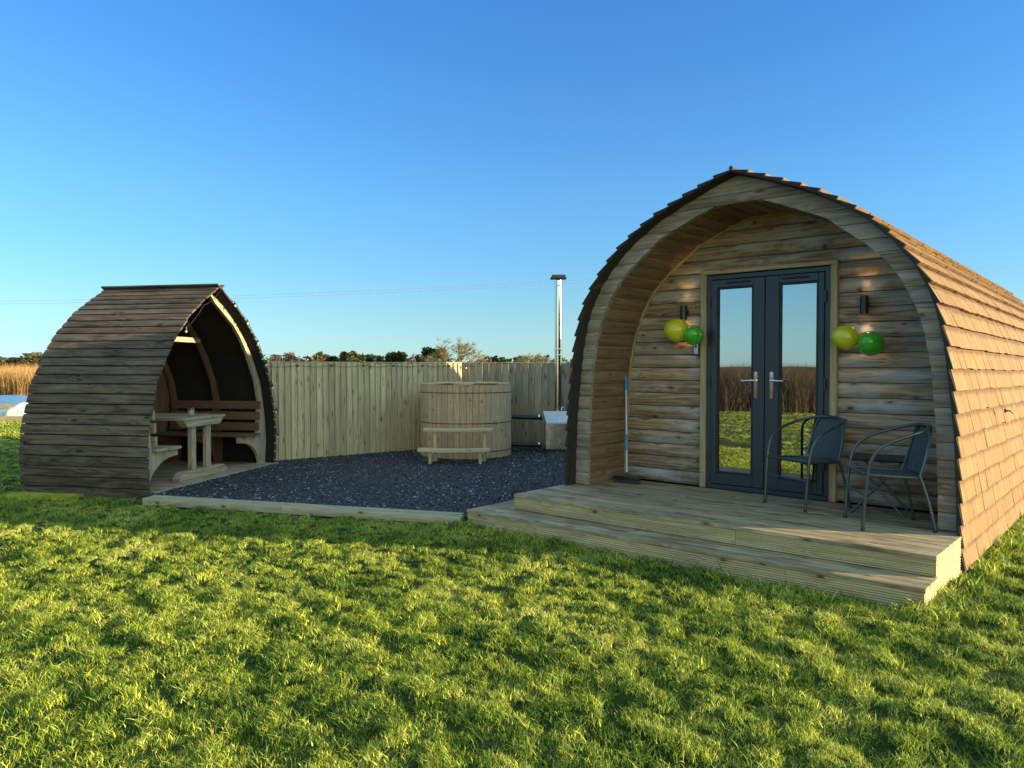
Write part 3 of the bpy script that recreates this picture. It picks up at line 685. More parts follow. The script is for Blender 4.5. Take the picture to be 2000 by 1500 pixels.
# balloons
def balloon(x, v, z, r, mat, tilt, label, grp):
    e = empty('balloon', PMAT @ Vector((x, v, z)), PA, label, 'balloon', grp)
    T = Euler(tilt).to_matrix().to_4x4(); b = MB(); prof = []
    for k in range(25):
        t_ = math.pi * k / 24; zz = math.cos(t_) * r * 1.10; rr = math.sin(t_) * r * (1 - .10 * math.cos(t_))
        if t_ > 1.9: rr *= 1 - .30 * (t_ - 1.9)
        prof.append((max(rr, .0005), -(-zz)))
    prof = prof[::-1]; b.lathe(prof, 36, T=T); o = b.build('skin', mat, e)
    kb = MB(); kb.lathe([(.012, -r * 1.10 - .016), (.004, -r * 1.10 - .006), (.007, -r * 1.10 + .004)], 12, T=T); kb.build('knot', mat, e)
    q = T @ Vector((0, 0, -r * 1.10 - .01)); s = MB(); s.tube([q, q + Vector((.0, .03, -.03)), Vector((q.x * .6, .17 if v < .6 else .12, q.z * .5))], .0015, 5); s.build('string', M['white'], e)
gb_ = 'balloons hung beside the doors'
balloon(-.865, .535, 1.855, .117, M['by'], (R(15), R(-72), 0), 'yellow balloon left of the doors, touching the smaller green one', gb_)
balloon(-.672, .52, 1.798, .093, M['bgn'], (R(60), R(40), 0), 'smaller green balloon between the yellow one and the left door', gb_)
balloon(.745, .525, 1.745, .104, M['by'], (R(25), R(-75), 0), 'yellow balloon right of the doors overlapping the door trim', gb_)
balloon(.945, .53, 1.69, .104, M['bgn'], (R(75), R(20), 0), 'green balloon furthest right, under the lit wall lamp', gb_)

# broom
e = empty('broom', PMAT @ Vector((-1.35, .40, .30)), PA, 'broom with black head and pale handle with blue grips leaning in the porch corner', 'broom')
a = Vector((0, 0, .06)); bq = Vector((-.165, .235, 1.08)); L = lambda t_: a.lerp(bq, t_)
b = MB(); b.tube([L(0), L(1)], .0115, 12); b.build('handle', M['greyp'], e)
b = MB(); b.tube([L(.87), L(.9), L(.985), L(1.005)], [.015, .017, .017, .010], 12); b.build('grip', M['bluep'], e)
b = MB(); b.tube([L(.26), L(.28), L(.40), L(.42)], [.012, .0165, .0165, .012], 12); b.build('grip', M['bluep'], e)
b = MB(); b.box((-.15, .15), (-.03, .03), (.035, .065), 0); b.tube([L(-.01), L(.05)], .018, 12); b.build('head', M['blackp'], e, bevel=.008)
b = MB()
for i in range(150):
    x = random.uniform(-.145, .145); y = random.uniform(-.028, .028); b.tube([(x, y, .036), (x * 1.04 + random.uniform(-.004, .004), y * 1.25, .002)], .0028, 4)
b.build('bristles', M['blackp'], e)

# ------------------------------------------------------------ chairs and small table on the deck
def make_chair():
    e = empty('garden_chair')      # local: +x forward, y sideways
    hw = .255
    loop = [(.235, -.245, .0), (.225, -.248, .20), (.205, -.252, .42), (.185, -.256, .52), (.14, -.262, .60), (.05, -.265, .655), (-.08, -.258, .70), (-.19, -.215, .735), (-.255, -.12, .755), (-.275, 0, .76)]
    loop = loop + [(x, -y, z) for x, y, z in reversed(loop[:-1])]
    def smooth(p, it=2):
        p = [Vector(q) for q in p]
        for _ in range(it):
            o = [p[0]]
            for q, r_ in zip(p[:-1], p[1:]): o += [q.lerp(r_, .25), q.lerp(r_, .75)]
            o.append(p[-1]); p = o
        return p
    b = MB(); b.tube(smooth(loop), .0125, 12); b.build('arm_hoop', M['chairm'], e)
    ring = smooth([(.215, -.225, .405), (.215, .225, .405)], 0); b = MB()
    seatring = [(.215, -.235, .41), (.0, -.24, .398), (-.175, -.20, .39), (-.205, 0, .388), (-.175, .20, .39), (.0, .24, .398), (.215, .235, .41)]
    b.tube(smooth(seatring), .0105, 10); b.tube([(.213, -.235, .41), (.213, .235, .41)], .0105, 10); b.build('seat_frame', M['chairm'], e)
    for s in (-1, 1):
        b = MB(); b.tube(smooth([(-.165, s * .19, .40), (-.19, s * .20, .33), (-.235, s * .215, .16), (-.265, s * .225, .0)]), .0115, 10); b.build('rear_leg', M['chairm'], e)
        b = MB(); b.tube(smooth([(-.165, s * .19, .395), (-.195, s * .185, .5), (-.235, s * .17, .65), (-.255, s * .12, .752)]), .009, 10); b.build('back_post', M['chairm'], e)
        for px, py in ((.235, s * .245), (-.265, s * .225)):
            b = MB(); b.tube([(px, py, 0), (px - (.0005 if px > 0 else -.004), py, .022)], .0145, 10); b.build('foot_cap', M['blackp'], e)
    b = MB(); b.tube([(.222, -.247, .255), (.222, .247, .255)], .007, 8); b.build('stretcher', M['chairm'], e)
    # woven seat
    b = MB(); n_ = 14; P = []; wc = []; F = []
    for i in range(n_ + 1):
        x = .21 - .41 * i / n_; hw_ = np.interp(x, [-.2, -.17, 0, .21], [.08, .20, .236, .23])
        for j in range(n_ + 1):
            y = -hw_ + 2 * hw_ * j / n_; z = .405 - .018 * math.sin(math.pi * j / n_) * math.sin(math.pi * min(i / n_ + .1, 1)) - .02 * i / n_; P.append((x, y, z)); wc.append((x, y, z))
    for i in range(n_):
        for j in range(n_): k = i * (n_ + 1) + j; F.append((k, k + 1, k + n_ + 2, k + n_ + 1))
    b.add(P, F, wc, smooth=True); o = b.build('woven_seat', M['weave'], e); mod = o.modifiers.new('t', 'SOLIDIFY'); mod.thickness = .008
    b = MB(); P = []; wc = []; F = []
    for i in range(n_ + 1):
        t_ = i / n_; z = .392 + .36 * t_; hw_ = .178 + .012 * math.sin(t_ * 3); xb = -.185 - .075 * t_
        for j in range(n_ + 1):
            q = -1 + 2 * j / n_; P.append((xb - .035 * (1 - q * q), hw_ * q, z)); wc.append((hw_ * q, z, 0))
    for i in range(n_):
        for j in range(n_): k = i * (n_ + 1) + j; F.append((k, k + 1, k + n_ + 2, k + n_ + 1))
    b.add(P, F, wc, smooth=True); o = b.build('woven_back', M['weave'], e); mod = o.modifiers.new('t', 'SOLIDIFY'); mod.thickness = .008
    return e
c1 = make_chair(); c2 = copy_tree(c1)
c1.location = (2.535, 6.50, .30); c1.rotation_euler = (0, 0, math.atan2(-.36, -.93))
tag(c1, 'dark blue grey woven garden chair in front of the right door', 'chair', 'woven garden chairs on the decking')
c2.location = (2.83, 5.70, .30); c2.rotation_euler = (0, 0, math.atan2(.17, -.98))
tag(c2, 'dark blue grey woven garden chair at the right end of the decking, half in sun', 'chair', 'woven garden chairs on the decking')
e = empty('folding_table', (3.0, 6.16, .30), PA + R(8), 'small low dark folding table behind the two woven chairs', 'table')
b = MB(); b.box((-.22, .22), (-.2, .2), (.44, .465), 0); b.build('tabletop', M['blackm'], e, bevel=.012)
for s in (-1, 1):
    b = MB(); b.tube([(-.2, s * .14, .0), (.17, s * .14, .44)], .010, 10); b.build('leg', M['chairm'], e)
    b = MB(); b.tube([(.2, s * .165, .0), (-.17, s * .165, .44)], .010, 10); b.build('leg', M['chairm'], e)
b = MB(); b.tube([(-.01, -.165, .225), (-.01, .165, .225)], .007, 8); b.build('cross_bar', M['chairm'], e)

# ------------------------------------------------------------ pointed arch shelter
SP = [(1.40, 0), (1.435, .42), (1.416, .68), (1.397, .83), (1.35, 1.0), (1.275, 1.275), (1.06, 1.65), (.872, 1.894), (.61, 2.147), (.33, 2.345), (0, 2.54)]
sh = empty('picnic_shelter', SA, SAA, 'small dark weathered shelter with pointed arch opening and built in benches', 'shelter')
sp_, sl_ = arcpts(SP)
def sat(s): return Vector((float(np.interp(s, sl_, [p.x for p in sp_])), float(np.interp(s, sl_, [p.y for p in sp_]))))
def snrm(s):
    d = (sat(min(s + .06, sl_[-1])) - sat(max(s - .06, 0))).normalized(); return Vector((d.y, -d.x))
mb = MB(); ex = sl_[-1] / 26
for side in (1, -1):
    for r_ in range(26):
        s0 = r_ * ex + random.uniform(0, .003); s1 = min(r_ * ex + ex * .905, sl_[-1]); a = sat(s0); b = sat(s1); n0 = snrm(min(s0, sl_[-1] - .02)); n1 = snrm(min(s1, sl_[-1] - .02))
        o0 = a + n0 * .004; i0 = a - n0 * .016; o1 = b - n1 * .004; i1 = b - n1 * .022
        mdl = (o0 + o1) / 2 + (n0 + n1) / 2 * .004
        xa = -1.68 + random.uniform(-.012, .006); xb = random.uniform(-.008, .008); P = []; wc = []
        for vv in (xa, xb):
            for q in (i0, o0, mdl, o1, i1): P.append((vv, side * q.x, q.y)); wc.append((vv, (q - a).length, q.x * .1))
        mb.add(P, [(0, 1, 2, 3, 4), (9, 8, 7, 6, 5), (0, 5, 6, 1), (1, 6, 7, 2), (2, 7, 8, 3), (3, 8, 9, 4), (4, 9, 5, 0)], wc)
rf = mb.build('roof', M['dark'], sh)
mb = MB(); mb.bar((-1.70, -.035, 2.528), (.02, -.035, 2.528), .10, .018, up=(0, .62, 1)); mb.bar((-1.70, .035, 2.525), (.02, .035, 2.525), .10, .018, up=(0, -.62, 1)); mb.build('ridge_board', M['dark'], rf)
def rib_poly(full=True):
    zz = [.03, .08, .14, .20, .26, .32, .37, .405, .42, .421, .50, .501, .70, .959, .96, 1.1, 1.275, 1.45, 1.65, 1.894, 2.05, 2.147, 2.25, 2.32]
    L_r = []
    for z in zz:
        o_ = interp(SP, z) - .035
        if not full: i_ = o_ - .10
        elif z <= .42: t_ = math.acos(min(1, max(0, (z - .03) / .39))); i_ = .72 + .50 * (math.sin(t_) if True else 0)
        elif z <= .50: i_ = .68
        elif z <= .959: i_ = 1.15 + .06 * (z - .5) / .46
        else: i_ = o_ - .105
        if z > 2.1: i_ = max(0, interp(SP, z + .135))
        L_r.append((max(i_, 0), max(o_, 0), z))
    L_r.append((0, 0, 2.46)); return L_r
def rib(a0, a1, name, mat, full=True):
    mb = MB(); q = rib_poly(full)
    for side in (1, -1):
        P = []; wc = []
        for i_, o_, z in q:
            for xx in (a0, a1): P += [(xx, side * i_, z), (xx, side * o_, z)]; wc += [(z, i_, xx), (z, o_, xx)]
        F = []
        for k in range(len(q) - 1):
            i = 4 * k; j = i + 4; F += [(i, i + 1, j + 1, j), (i + 2, j + 2, j + 3, i + 3), (i, j, j + 2, i + 2), (i + 1, i + 3, j + 3, j + 1)]
        F.append((0, 2, 3, 1)); mb.add(P, F, wc)
    return mb.build(name, mat, sh)
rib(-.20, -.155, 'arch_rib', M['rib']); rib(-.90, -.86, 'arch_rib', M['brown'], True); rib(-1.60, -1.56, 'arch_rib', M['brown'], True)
mb = MB(); mb.box((-.855, -.82), (-.80, .80), (1.83, 1.90), 1); mb.build('tie_beam', M['rib'], sh, bevel=.003)
mb = MB()
for side in (1, -1):
    q_ = [sat(s_) - snrm(min(s_, sl_[-1] - .02)) * .026 for s_ in np.linspace(0, sl_[-1] - .03, 26)]
    for a, b in zip(q_[:-1], q_[1:]):
        P = [(xx, side * p.x, p.y) for xx in (-1.66, -.02) for p in (a, b)]; mb.add(P, [(0, 1, 3, 2)])
mb.build('shade_lining', plain('interior_shade_black', (.006, .005, .004), .95), rf)  # near-black sheet added under the roof boards, interior shade put into its colour
# closed far end
mb = MB(); y = -1.38
while y < 1.38:
    y2 = min(y + .118, 1.38); zt = []
    for yy in (y, y2):
        a_ = abs(yy); zt.append(float(np.interp(a_, [p[0] for p in reversed(SP[1:])], [p[1] for p in reversed(SP[1:])])) - .02)
    P = [(-1.655, y, .0), (-1.655, y2 - .003, .0), (-1.655, y2 - .003, zt[1]), (-1.655, y, zt[0]), (-1.63, y, .0), (-1.63, y2 - .003, .0), (-1.63, y2 - .003, zt[1]), (-1.63, y, zt[0])]
    mb.add(P, [(0, 1, 2, 3), (7, 6, 5, 4), (0, 4, 5, 1), (1, 5, 6, 2), (2, 6, 7, 3), (3, 7, 4, 0)], [(p[2], p[1], p[0]) for p in P]); y = y2
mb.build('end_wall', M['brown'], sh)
mb = MB(); y = -1.36
while y < 1.3: mb.box((-1.62, .02), (y, min(y + .14, 1.36) - .004), (.055, .078), 0); y += .14
mb.build('floor', M['deck'], sh, bevel=.002)
mb = MB(); mb.box((.022, .05), (-1.37, 1.37), (-.02, .080), 1); mb.build('floor_edge', M['kerb'], sh, bevel=.003)
for s in (1, -1):
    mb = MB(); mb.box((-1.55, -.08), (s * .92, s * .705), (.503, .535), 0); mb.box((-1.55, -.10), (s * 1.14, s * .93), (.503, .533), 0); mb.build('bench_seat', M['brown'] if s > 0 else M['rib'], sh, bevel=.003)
    mb = MB()
    for z0 in (.565, .72, .875):
        x = 1.10 + .06 * (z0 - .5) / .46; mb.box((-1.55, -.11), (s * x, s * (x + .035)), (z0, z0 + .115), 0)
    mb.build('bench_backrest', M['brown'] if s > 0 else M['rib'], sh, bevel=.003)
# picnic table inside
tb = empty('picnic_table', SMAT @ Vector((-.75, -.14, .08)), SAA, 'grey weathered pedestal picnic table inside the dark shelter', 'table')
mb = MB(); y = -.46
for k in range(6): mb.box((-.62, .62), (y, y + .148), (.745, .778), 0); y += .152
mb.build('tabletop', M['rib'], tb, bevel=.003)
for s in (-1, 1):
    x0, x1 = (.50, .56) if s > 0 else (-.56, -.50)
    mb = MB(); 
    for yy in (-.16, .16): mb.box((x0 - .0, x1), (yy - .047, yy + .047), (.11, .655), 2)
    mb.build('leg', M['rib'], tb, bevel=.004)
    mb = MB(); P = [(-.50, .0), (.50, .0), (.52, .045), (.42, .11), (-.42, .11), (-.52, .045)]
    def prism(mb, poly, xa, xb):
        n_ = len(poly); pts = [(xa, y, z) for y, z in poly] + [(xb, y, z) for y, z in poly]
        mb.add(pts, [tuple(range(n_)), tuple(range(2 * n_ - 1, n_ - 1, -1))] + [(i, (i + 1) % n_, n_ + (i + 1) % n_, n_ + i) for i in range(n_)], [(p[1], p[2], p[0]) for p in pts])
    prism(mb, P, x0 - .005, x1 + .045); mb.build('foot', M['rib'], tb, bevel=.003)
    mb = MB(); prism(mb, [(-.34, .657), (.34, .657), (.44, .742), (-.44, .742)], x0 - .005, x1 + .045); mb.build('top_support', M['rib'], tb, bevel=.003)
cj = empty('candle_jar', SMAT @ Vector((-.42, -.02, .859)), SAA, 'small glass candle jar with wire handle on the picnic table', 'jar')
b = MB(); b.lathe([(.036, 0), (.040, .008), (.040, .085), (.036, .095)], 24); b.build('glass', M['jar'], cj)
b = MB(); b.lathe([(.034, .004), (.034, .06)], 24); b.build('wax', M['white'], cj)
b = MB(); b.tube([(.04 * math.cos(t_), .04 * math.sin(t_), .088) for t_ in np.linspace(0, 5.9, 20)], .002, 6, closed=True); b.tube([(-.04, 0, .09), (-.03, 0, .115), (0, 0, .125), (.03, 0, .115), (.04, 0, .09)], .0015, 6); b.build('wire_handle', M['blackm'], cj)

# ------------------------------------------------------------ fences
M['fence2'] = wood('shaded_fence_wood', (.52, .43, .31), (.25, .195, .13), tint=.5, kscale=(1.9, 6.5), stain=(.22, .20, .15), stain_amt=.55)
def fence(p, q, sp, label, H, flip=False):
    d = (q - p); L = d.length; ang = math.atan2(d.y, d.x); e = empty('board_fence', (p.x, p.y, 0), ang, label, 'fence')
    mb = MB(); x = 0; w = sp * 1.22
    while x < L - .02:
        h = H + random.uniform(-.006, .006); tk, tn = .026, .006; jx = random.uniform(-.003, .003); ry = random.uniform(-.002, .002)
        xa, xb = x + jx, min(x + w + jx, L + .05)
        # feather-edge board: thick edge to the right lies over the thin edge of the next one
        if flip: prof = [(xa, 0.0), (xb, 0.0), (xb, -tn + ry), (xa + .004, -tk + ry), (xa, -tk + .004 + ry)]; P = [(a, b2 - .014 * (xb - a) / w, z) for z in (.0, h) for a, b2 in prof]; n_ = 5
        else: prof = [(xa, 0.0), (xb, 0.0), (xb, -tk * .7 + ry), (xb - .004, -tk * .7 - .003 + ry), (xa, -tn + ry)]; P = [(a, b2 - .010 * (a - x) / w, z) for z in (.0, h) for a, b2 in prof]; n_ = 5
        mb.add(P, [tuple(range(n_)), tuple(range(2 * n_ - 1, n_ - 1, -1))] + [(i, (i + 1) % n_, n_ + (i + 1) % n_, n_ + i) for i in range(n_)], [(c_[2], c_[0], c_[1]) for c_ in P]); x += sp
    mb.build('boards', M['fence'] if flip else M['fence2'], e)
    mb = MB()
    for z in (.25, .8, 1.35): mb.box((0, L), (.012, .05), (z, z + .075), 0)
    mb.build('rail', M['fence'], e, bevel=.003)
    x = .4
    while x < L:
        mb = MB(); mb.box((x, x + .09), (.052, .14), (0, H - .03), 2); mb.build('post', M['fence'], e, bevel=.004); x += 1.8
    mb = MB(); mb.box((-.01, L + .01), (-.028, .025), (H + .008, H + .020), 0); mb.build('cap_strip', M['fence'], e)
    return e
fence(FA, FC, .103, 'tall pale vertical board fence running from the shelter to behind the hot tub', 1.548, True)
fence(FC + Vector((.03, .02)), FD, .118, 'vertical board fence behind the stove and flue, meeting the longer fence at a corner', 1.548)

# festoon string lights
def festoon(pts, label, bulbs, nf=None):
    e = empty('string_lights', (0, 0, 0), 0, label, 'string lights', 'outdoor bulb strings')
    P = []
    for a, b in zip(pts[:-1], pts[1:]):
        a = Vector(a); b = Vector(b)
        for k in range(6): t_ = k / 6; P.append(a.lerp(b, t_) - Vector((0, 0, .035 * 4 * t_ * (1 - t_))))
    P.append(Vector(pts[-1])); m_ = MB(); m_.tube(P, .0035, 6); m_.build('cable', M['blackm'], e)
    for q in bulbs:
        q = Vector(q); m_ = MB(); m_.lathe([(.011, 0), (.013, -.035), (.011, -.04)], 12, q); s_ = m_.build('bulb_holder', M['blackm'], e)
        m_ = MB(); m_.lathe([(.007, -.036), (.012, -.046), (.014, -.056), (.010, -.066), (.001, -.07)], 12, q); m_.build('bulb', M['white'], s_)
fd = (FC - FA).normalized(); fn = Vector((fd.y, -fd.x)); pts = []; s = .05
while s < (FC - FA).length: p = FA + fd * s + fn * .05; pts.append((p.x, p.y, 1.52)); s += .56
pts.append((FC.x + .1, FC.y - .06, 1.52)); rr = [(x, FC.y - .035 + .02, 1.52) for x in (-.35, .2, .75, 1.3, 1.9)]
festoon(pts + rr, 'black cable of small bulbs strung along the top of the fence', pts + rr)
edge = []
for k, s in enumerate(np.linspace(sl_[-1], .5, 8)):
    q = sat(s) + snrm(min(s, sl_[-1] - .05)) * .012; edge.append(SMAT @ Vector((.015, q.x, q.y)))
nedge = []
for s in np.linspace(sl_[-1], sl_[-1] * .7, 3): q = sat(s) - snrm(min(s, sl_[-1] - .05)) * .045; nedge.append(SMAT @ Vector((.012, -q.x, q.y)))
festoon([tuple(p) for p in reversed(nedge)] + [tuple(p) for p in edge[1:]], 'cable of small bulbs following the arch edge of the dark shelter', [tuple(p) for p in edge[1:]] + [tuple(nedge[-1])])

# ------------------------------------------------------------ hot tub
tc_ = Vector((-.754, 12.38, .05)); tub = empty('hot_tub', tc_, 0, 'round pine hot tub with thin hoops standing on the gravel', 'hot tub')
Rr = .738; Ht = 1.155; ns = 46; mb = MB()
for k in range(ns):
    a0 = 2 * math.pi * k / ns + .004; a1 = 2 * math.pi * (k + 1) / ns - .004; am = (a0 + a1) / 2; P = []
    hh = Ht + random.uniform(-.002, .002)
    prof = [(Rr, a0), (Rr + .004, am), (Rr, a1), (Rr - .045, a1), (Rr - .045, a0)]
    P = [(r_ * math.cos(t_), r_ * math.sin(t_), z) for z in (0.0, hh) for r_, t_ in prof]
    wc = [(z, (t_ - am) * Rr, r_) for z in (0.0, hh) for r_, t_ in prof]; n_ = 5
    mb.add(P, [tuple(range(n_)), tuple(range(2 * n_ - 1, n_ - 1, -1))] + [(i, (i + 1) % n_, n_ + (i + 1) % n_, n_ + i) for i in range(n_)], wc)
mb.build('tub_wall', M['tub'], tub)
for z in (.12, .56, 1.035):
    mb = MB(); mb.tube([((Rr + .006) * math.cos(t_), (Rr + .006) * math.sin(t_), z) for t_ in np.linspace(0, 2 * math.pi, 64, endpoint=False)], .005, 6, closed=True); mb.build('hoop', M['blackm'], tub)
mb = MB()
for k in range(10):
    y0 = -.735 + k * .147; y1 = y0 + .143; ym = max(abs(y0), abs(y1)); w_ = math.sqrt(max(.01, .735 ** 2 - min(ym, .72) ** 2)); mb.box((-w_, w_), (y0, y1), (Ht + .001, Ht + .022), 0)
lid = mb.build('lid', M['tub'], tub, bevel=.002)
for x0 in (-.40, .16):
    mb = MB(); mb.box((x0, x0 + .36), (-.60, -.50), (Ht + .024, Ht + .050), 0); mb.box((x0 + .08, x0 + .27), (-.66, -.61), (Ht + .024, Ht + .044), 0); mb.build('lid_batten', M['step'], lid, bevel=.003)
# steps
st = empty('tub_steps', (-.86, 11.08, .05), R(-1), 'pale two tread wooden steps in front of the hot tub', 'steps')
def curved_board(mb, x0, x1, y0, y1, z0, z1, cv):
    K = 12; P = []; wc = []
    for k in range(K + 1):
        t_ = k / K; x = x0 + (x1 - x0) * t_; c_ = cv * (1 - (2 * t_ - 1) ** 2)
        for y, z in ((y0 - c_, z0), (y0 - c_, z1), (y1 - c_, z1), (y1 - c_, z0)): P.append((x, y, z)); wc.append((x, y, z))
    F = [(0, 1, 2, 3), (4 * K + 3, 4 * K + 2, 4 * K + 1, 4 * K)]
    for k in range(K):
        for j in range(4): F.append((4 * k + j, 4 * k + 4 + j, 4 * k + 4 + (j + 1) % 4, 4 * k + (j + 1) % 4))
    mb.add(P, F, wc)
mb = MB(); curved_board(mb, -.53, .53, .0, .20, .190, .235, .09); mb.build('tread', M['step'], st, bevel=.003)
mb = MB(); curved_board(mb, -.47, .56, .22, .42, .475, .515, .10); mb.build('tread', M['step'], st, bevel=.003)
for x in (-.37, .37):
    mb = MB(); mb.box((x, x + .045), (-.02, .46), (.0, .035), 1); mb.build('foot', M['step'], st, bevel=.003)
    mb = MB(); mb.box((x, x + .045), (.03, .12), (.037, .188), 2); mb.build('leg', M['step'], st, bevel=.003)
    mb = MB(); mb.box((x + .05, x + .095), (.26, .36), (.0, .473), 2); mb.build('leg', M['step'], st, bevel=.003)
    mb = MB(); mb.box((x + .047, x + .049 + .04), (.02, .255), (.15, .188), 1); mb.build('brace', M['step'], st)

# stove with flue
sv = empty('wood_fired_stove', (.79, 12.82, .05), 0, 'boxy stainless steel stove with a tall chimney flue beside the hot tub', 'stove')
mb = MB(); mb.box((-.235, .26), (-.25, .25), (.06, .50), 2); mb.build('body', M['steel'], sv, bevel=.008)
mb = MB(); P = [(-.235, -.25, .502), (.26, -.25, .502), (.26, .25, .502), (-.235, .25, .502), (-.28, -.30, .56), (.305, -.30, .56), (.305, .25, .70), (-.28, .25, .70)]
P = [(-.225, -.245, .503), (.25, -.245, .503), (.25, .25, .503), (-.225, .25, .503), (-.275, -.12, .695), (.30, -.12, .695), (.30, .25, .695), (-.275, .25, .695)]
mb.add(P, [(0, 1, 2, 3), (7, 6, 5, 4), (0, 4, 5, 1), (1, 5, 6, 2), (2, 6, 7, 3), (3, 7, 4, 0)]); mb.build('hopper', M['steel'], sv, bevel=.005)
mb = MB(); mb.box((-.235, .26), (-.26, .26), (.0, .058), 0); mb.build('plinth', M['blackm'], sv, bevel=.005)
fl = MB(); fx, fy = -.005, .06; fl.lathe([(.062, .69), (.062, 2.90)], 32, (fx, fy, 0)); flue = fl.build('flue', M['flue'], sv)
for z in (1.62, 1.72, 2.80):
    b = MB(); b.lathe([(.064, 0), (.068, .006), (.068, .02), (.064, .026)], 32, (fx, fy, z)); b.build('flue_band', M['chrome'], flue)
b = MB(); b.lathe([(.03, 2.90), (.03, 2.945)], 16, (fx, fy, 0)); P = [(-.14, -.12, 2.925), (.14, -.12, 2.925), (.14, .12, 2.925), (-.14, .12, 2.925), (-.11, -.12, 2.985), (.11, -.12, 2.985), (.11, .12, 2.985), (-.11, .12, 2.985)]
b.add([(fx + x, fy + y, z) for x, y, z in P], [(0, 1, 2, 3), (7, 6, 5, 4), (0, 4, 5, 1), (1, 5, 6, 2), (2, 6, 7, 3), (3, 7, 4, 0)]); b.build('rain_cap', M['blackm'], flue, bevel=.006)
b = MB(); b.tube([(.05, -.05, .70), (.05, -.05, .755), (.09, -.05, .755)], .008, 8); b.build('lid_handle', M['chrome'], sv)
for z, y in ((.60, -.15), (.14, -.15)):
    b = MB(); b.tube([(-.86, y - .02, z + .005), (-.28, y, z - .015)], .037, 14); pp = b.build('insulated_pipe', M['blackm'], sv)
    for xx in (-.80, -.34):
        b = MB(); b.tube([(xx - .012, y, z + .002), (xx + .012, y, z + .001)], .041, 14); b.build('pipe_clamp', M['chrome'], pp)

# ------------------------------------------------------------ wires, far things
pw = empty('power_line', (38, 92, 0), 0, 'thin overhead wires crossing the sky behind the pod', 'power line')
for dz, dy in ((0, 0), (-.40, -.6)):
    for xa, ya, za, xb, yb, zb, sag in ((-110, 100, 10.0, 38, 92, 13.9, 1.6), (38, 92, 13.9, 150, 90, 13.6, .7)):
        P = []
        for k in range(33):
            t_ = k / 32; P.append((xa + (xb - xa) * t_ - 38, ya + (yb - ya) * t_ - 92 + dy, za + (zb - za) * t_ + dz - sag * 4 * t_ * (1 - t_)))
        b = MB(); b.tube(P, .018, 5); b.build('wire', M['greyp'], pw)
b = MB(); b.tube([(0, 0, 0), (0, 0, 14.3)], [.16, .11], 10); b.build('pole', M['bark'], pw)

def crown_tree(name, x, y, h, w, mat, label, cat, grp, n=1500, leaf=.16, trunk=True, base=.15, twigs=False):
    e = empty(name, (x, y, 0), random.uniform(0, 6), label, cat, grp); mb = MB(); lobes = []
    for _ in range(11):
        a = random.uniform(0, 6.28); r_ = w * .5 * random.uniform(.1, .75); lobes.append((r_ * math.cos(a), r_ * math.sin(a), h * random.uniform(base + .15, .85), w * random.uniform(.14, .27)))
    for i in range(n):
        lx_, ly_, lz_, lr = random.choice(lobes); d = Vector((random.gauss(0, 1), random.gauss(0, 1), random.gauss(0, .8))); d = d.normalized() * lr * random.uniform(.5, 1.08)
        c = Vector((lx_, ly_, lz_)) + d; c.z = max(c.z, h * base * .5)
        if c.z > h: c.z = h - random.random() * .1
        s = leaf * random.uniform(.5, 1.3); q = Euler((random.uniform(-1, 1), random.uniform(-1, 1), random.uniform(0, 6.28))).to_matrix()
        pts = [c + q @ Vector(p) * s for p in ((-.5, -.3, 0), (.4, -.5, .1), (.55, .4, 0), (-.3, .5, -.1))]
        mb.add(pts, [(0, 1, 2, 3)])
    mb.build('crown', mat, e)
    if trunk:
        mb = MB(); mb.tube([(0, 0, 0), (.05, 0, h * .3), (0, .05, h * .6)], [w * .035, w * .025, w * .012], 8)
        for lx_, ly_, lz_, lr in lobes: mb.tube([(0, 0, h * .25), (lx_ * .5, ly_ * .5, lz_ * .7), (lx_, ly_, lz_)], [w * .016, w * .01, w * .004], 5)
        mb.build('trunk', M['bark'], e)
    return e
def px(xp, Yd): return (xp - 1000) / 1480 * Yd
def hz(yp, Yd): return 1.5 + (715 - yp) / 1480 * Yd
kinds = {'e': ('evergreen_tree', M['everg'], 'dark evergreen tree'), 'o': ('olive_tree_in_leaf', M['olive'], 'olive green rounded tree'), 'b': ('brown_tree', M['twig'], 'brown leafless tree')}
hedge = [(536, 693, 60, 'b', 'just right of the shelter roof'), (575, 688, 44, 'b', 'left of the darker evergreens'), (628, 690, 46, 'o', 'first rounded one left of the fence centre'), (656, 697, 40, 'e', 'between two rounded trees'), (688, 686, 44, 'o', 'tallest rounded crown above the fence centre'), (722, 694, 44, 'e', 'right of the tallest rounded crown'), (768, 688, 36, 'e', 'standing alone above the fence middle'), (795, 697, 40, 'b', 'low, left of the big bare tree group'), (822, 692, 34, 'b', 'beside the tall evergreen'), (848, 679, 40, 'e', 'tallest dark crown left of the bare tree'), (948, 695, 32, 'b', 'right of the bare tree'), (975, 697, 44, 'e', 'low, right end of the row before the flue')]
for xp, yp, wp, kd_, where in hedge:
    Yd = 110 + random.uniform(-8, 8); nm, mt, lb = kinds[kd_]
    crown_tree(nm, px(xp, Yd), Yd, hz(yp, Yd), wp / 1480 * Yd * 1.15, mt, lb + ' on the horizon, ' + where, 'tree', 'trees along the horizon', n=1300, leaf=.5 if kd_ != 'b' else .3)
for xp, yp, wp, where in ((-15, 693, 60, 'at the left edge of the view'), (22, 700, 40, 'between the left edge and the green one'), (60, 689, 60, 'touching the left side of the shelter roof')):
    Yd = 75; crown_tree('hedgerow_tree', px(xp, Yd), Yd, hz(yp, Yd), wp / 1480 * Yd * 1.2, M['olive'] if xp != 22 else M['twig'], 'scrubby tree behind the golden reeds, ' + where, 'tree', 'trees behind the reeds', n=1500, leaf=.28)
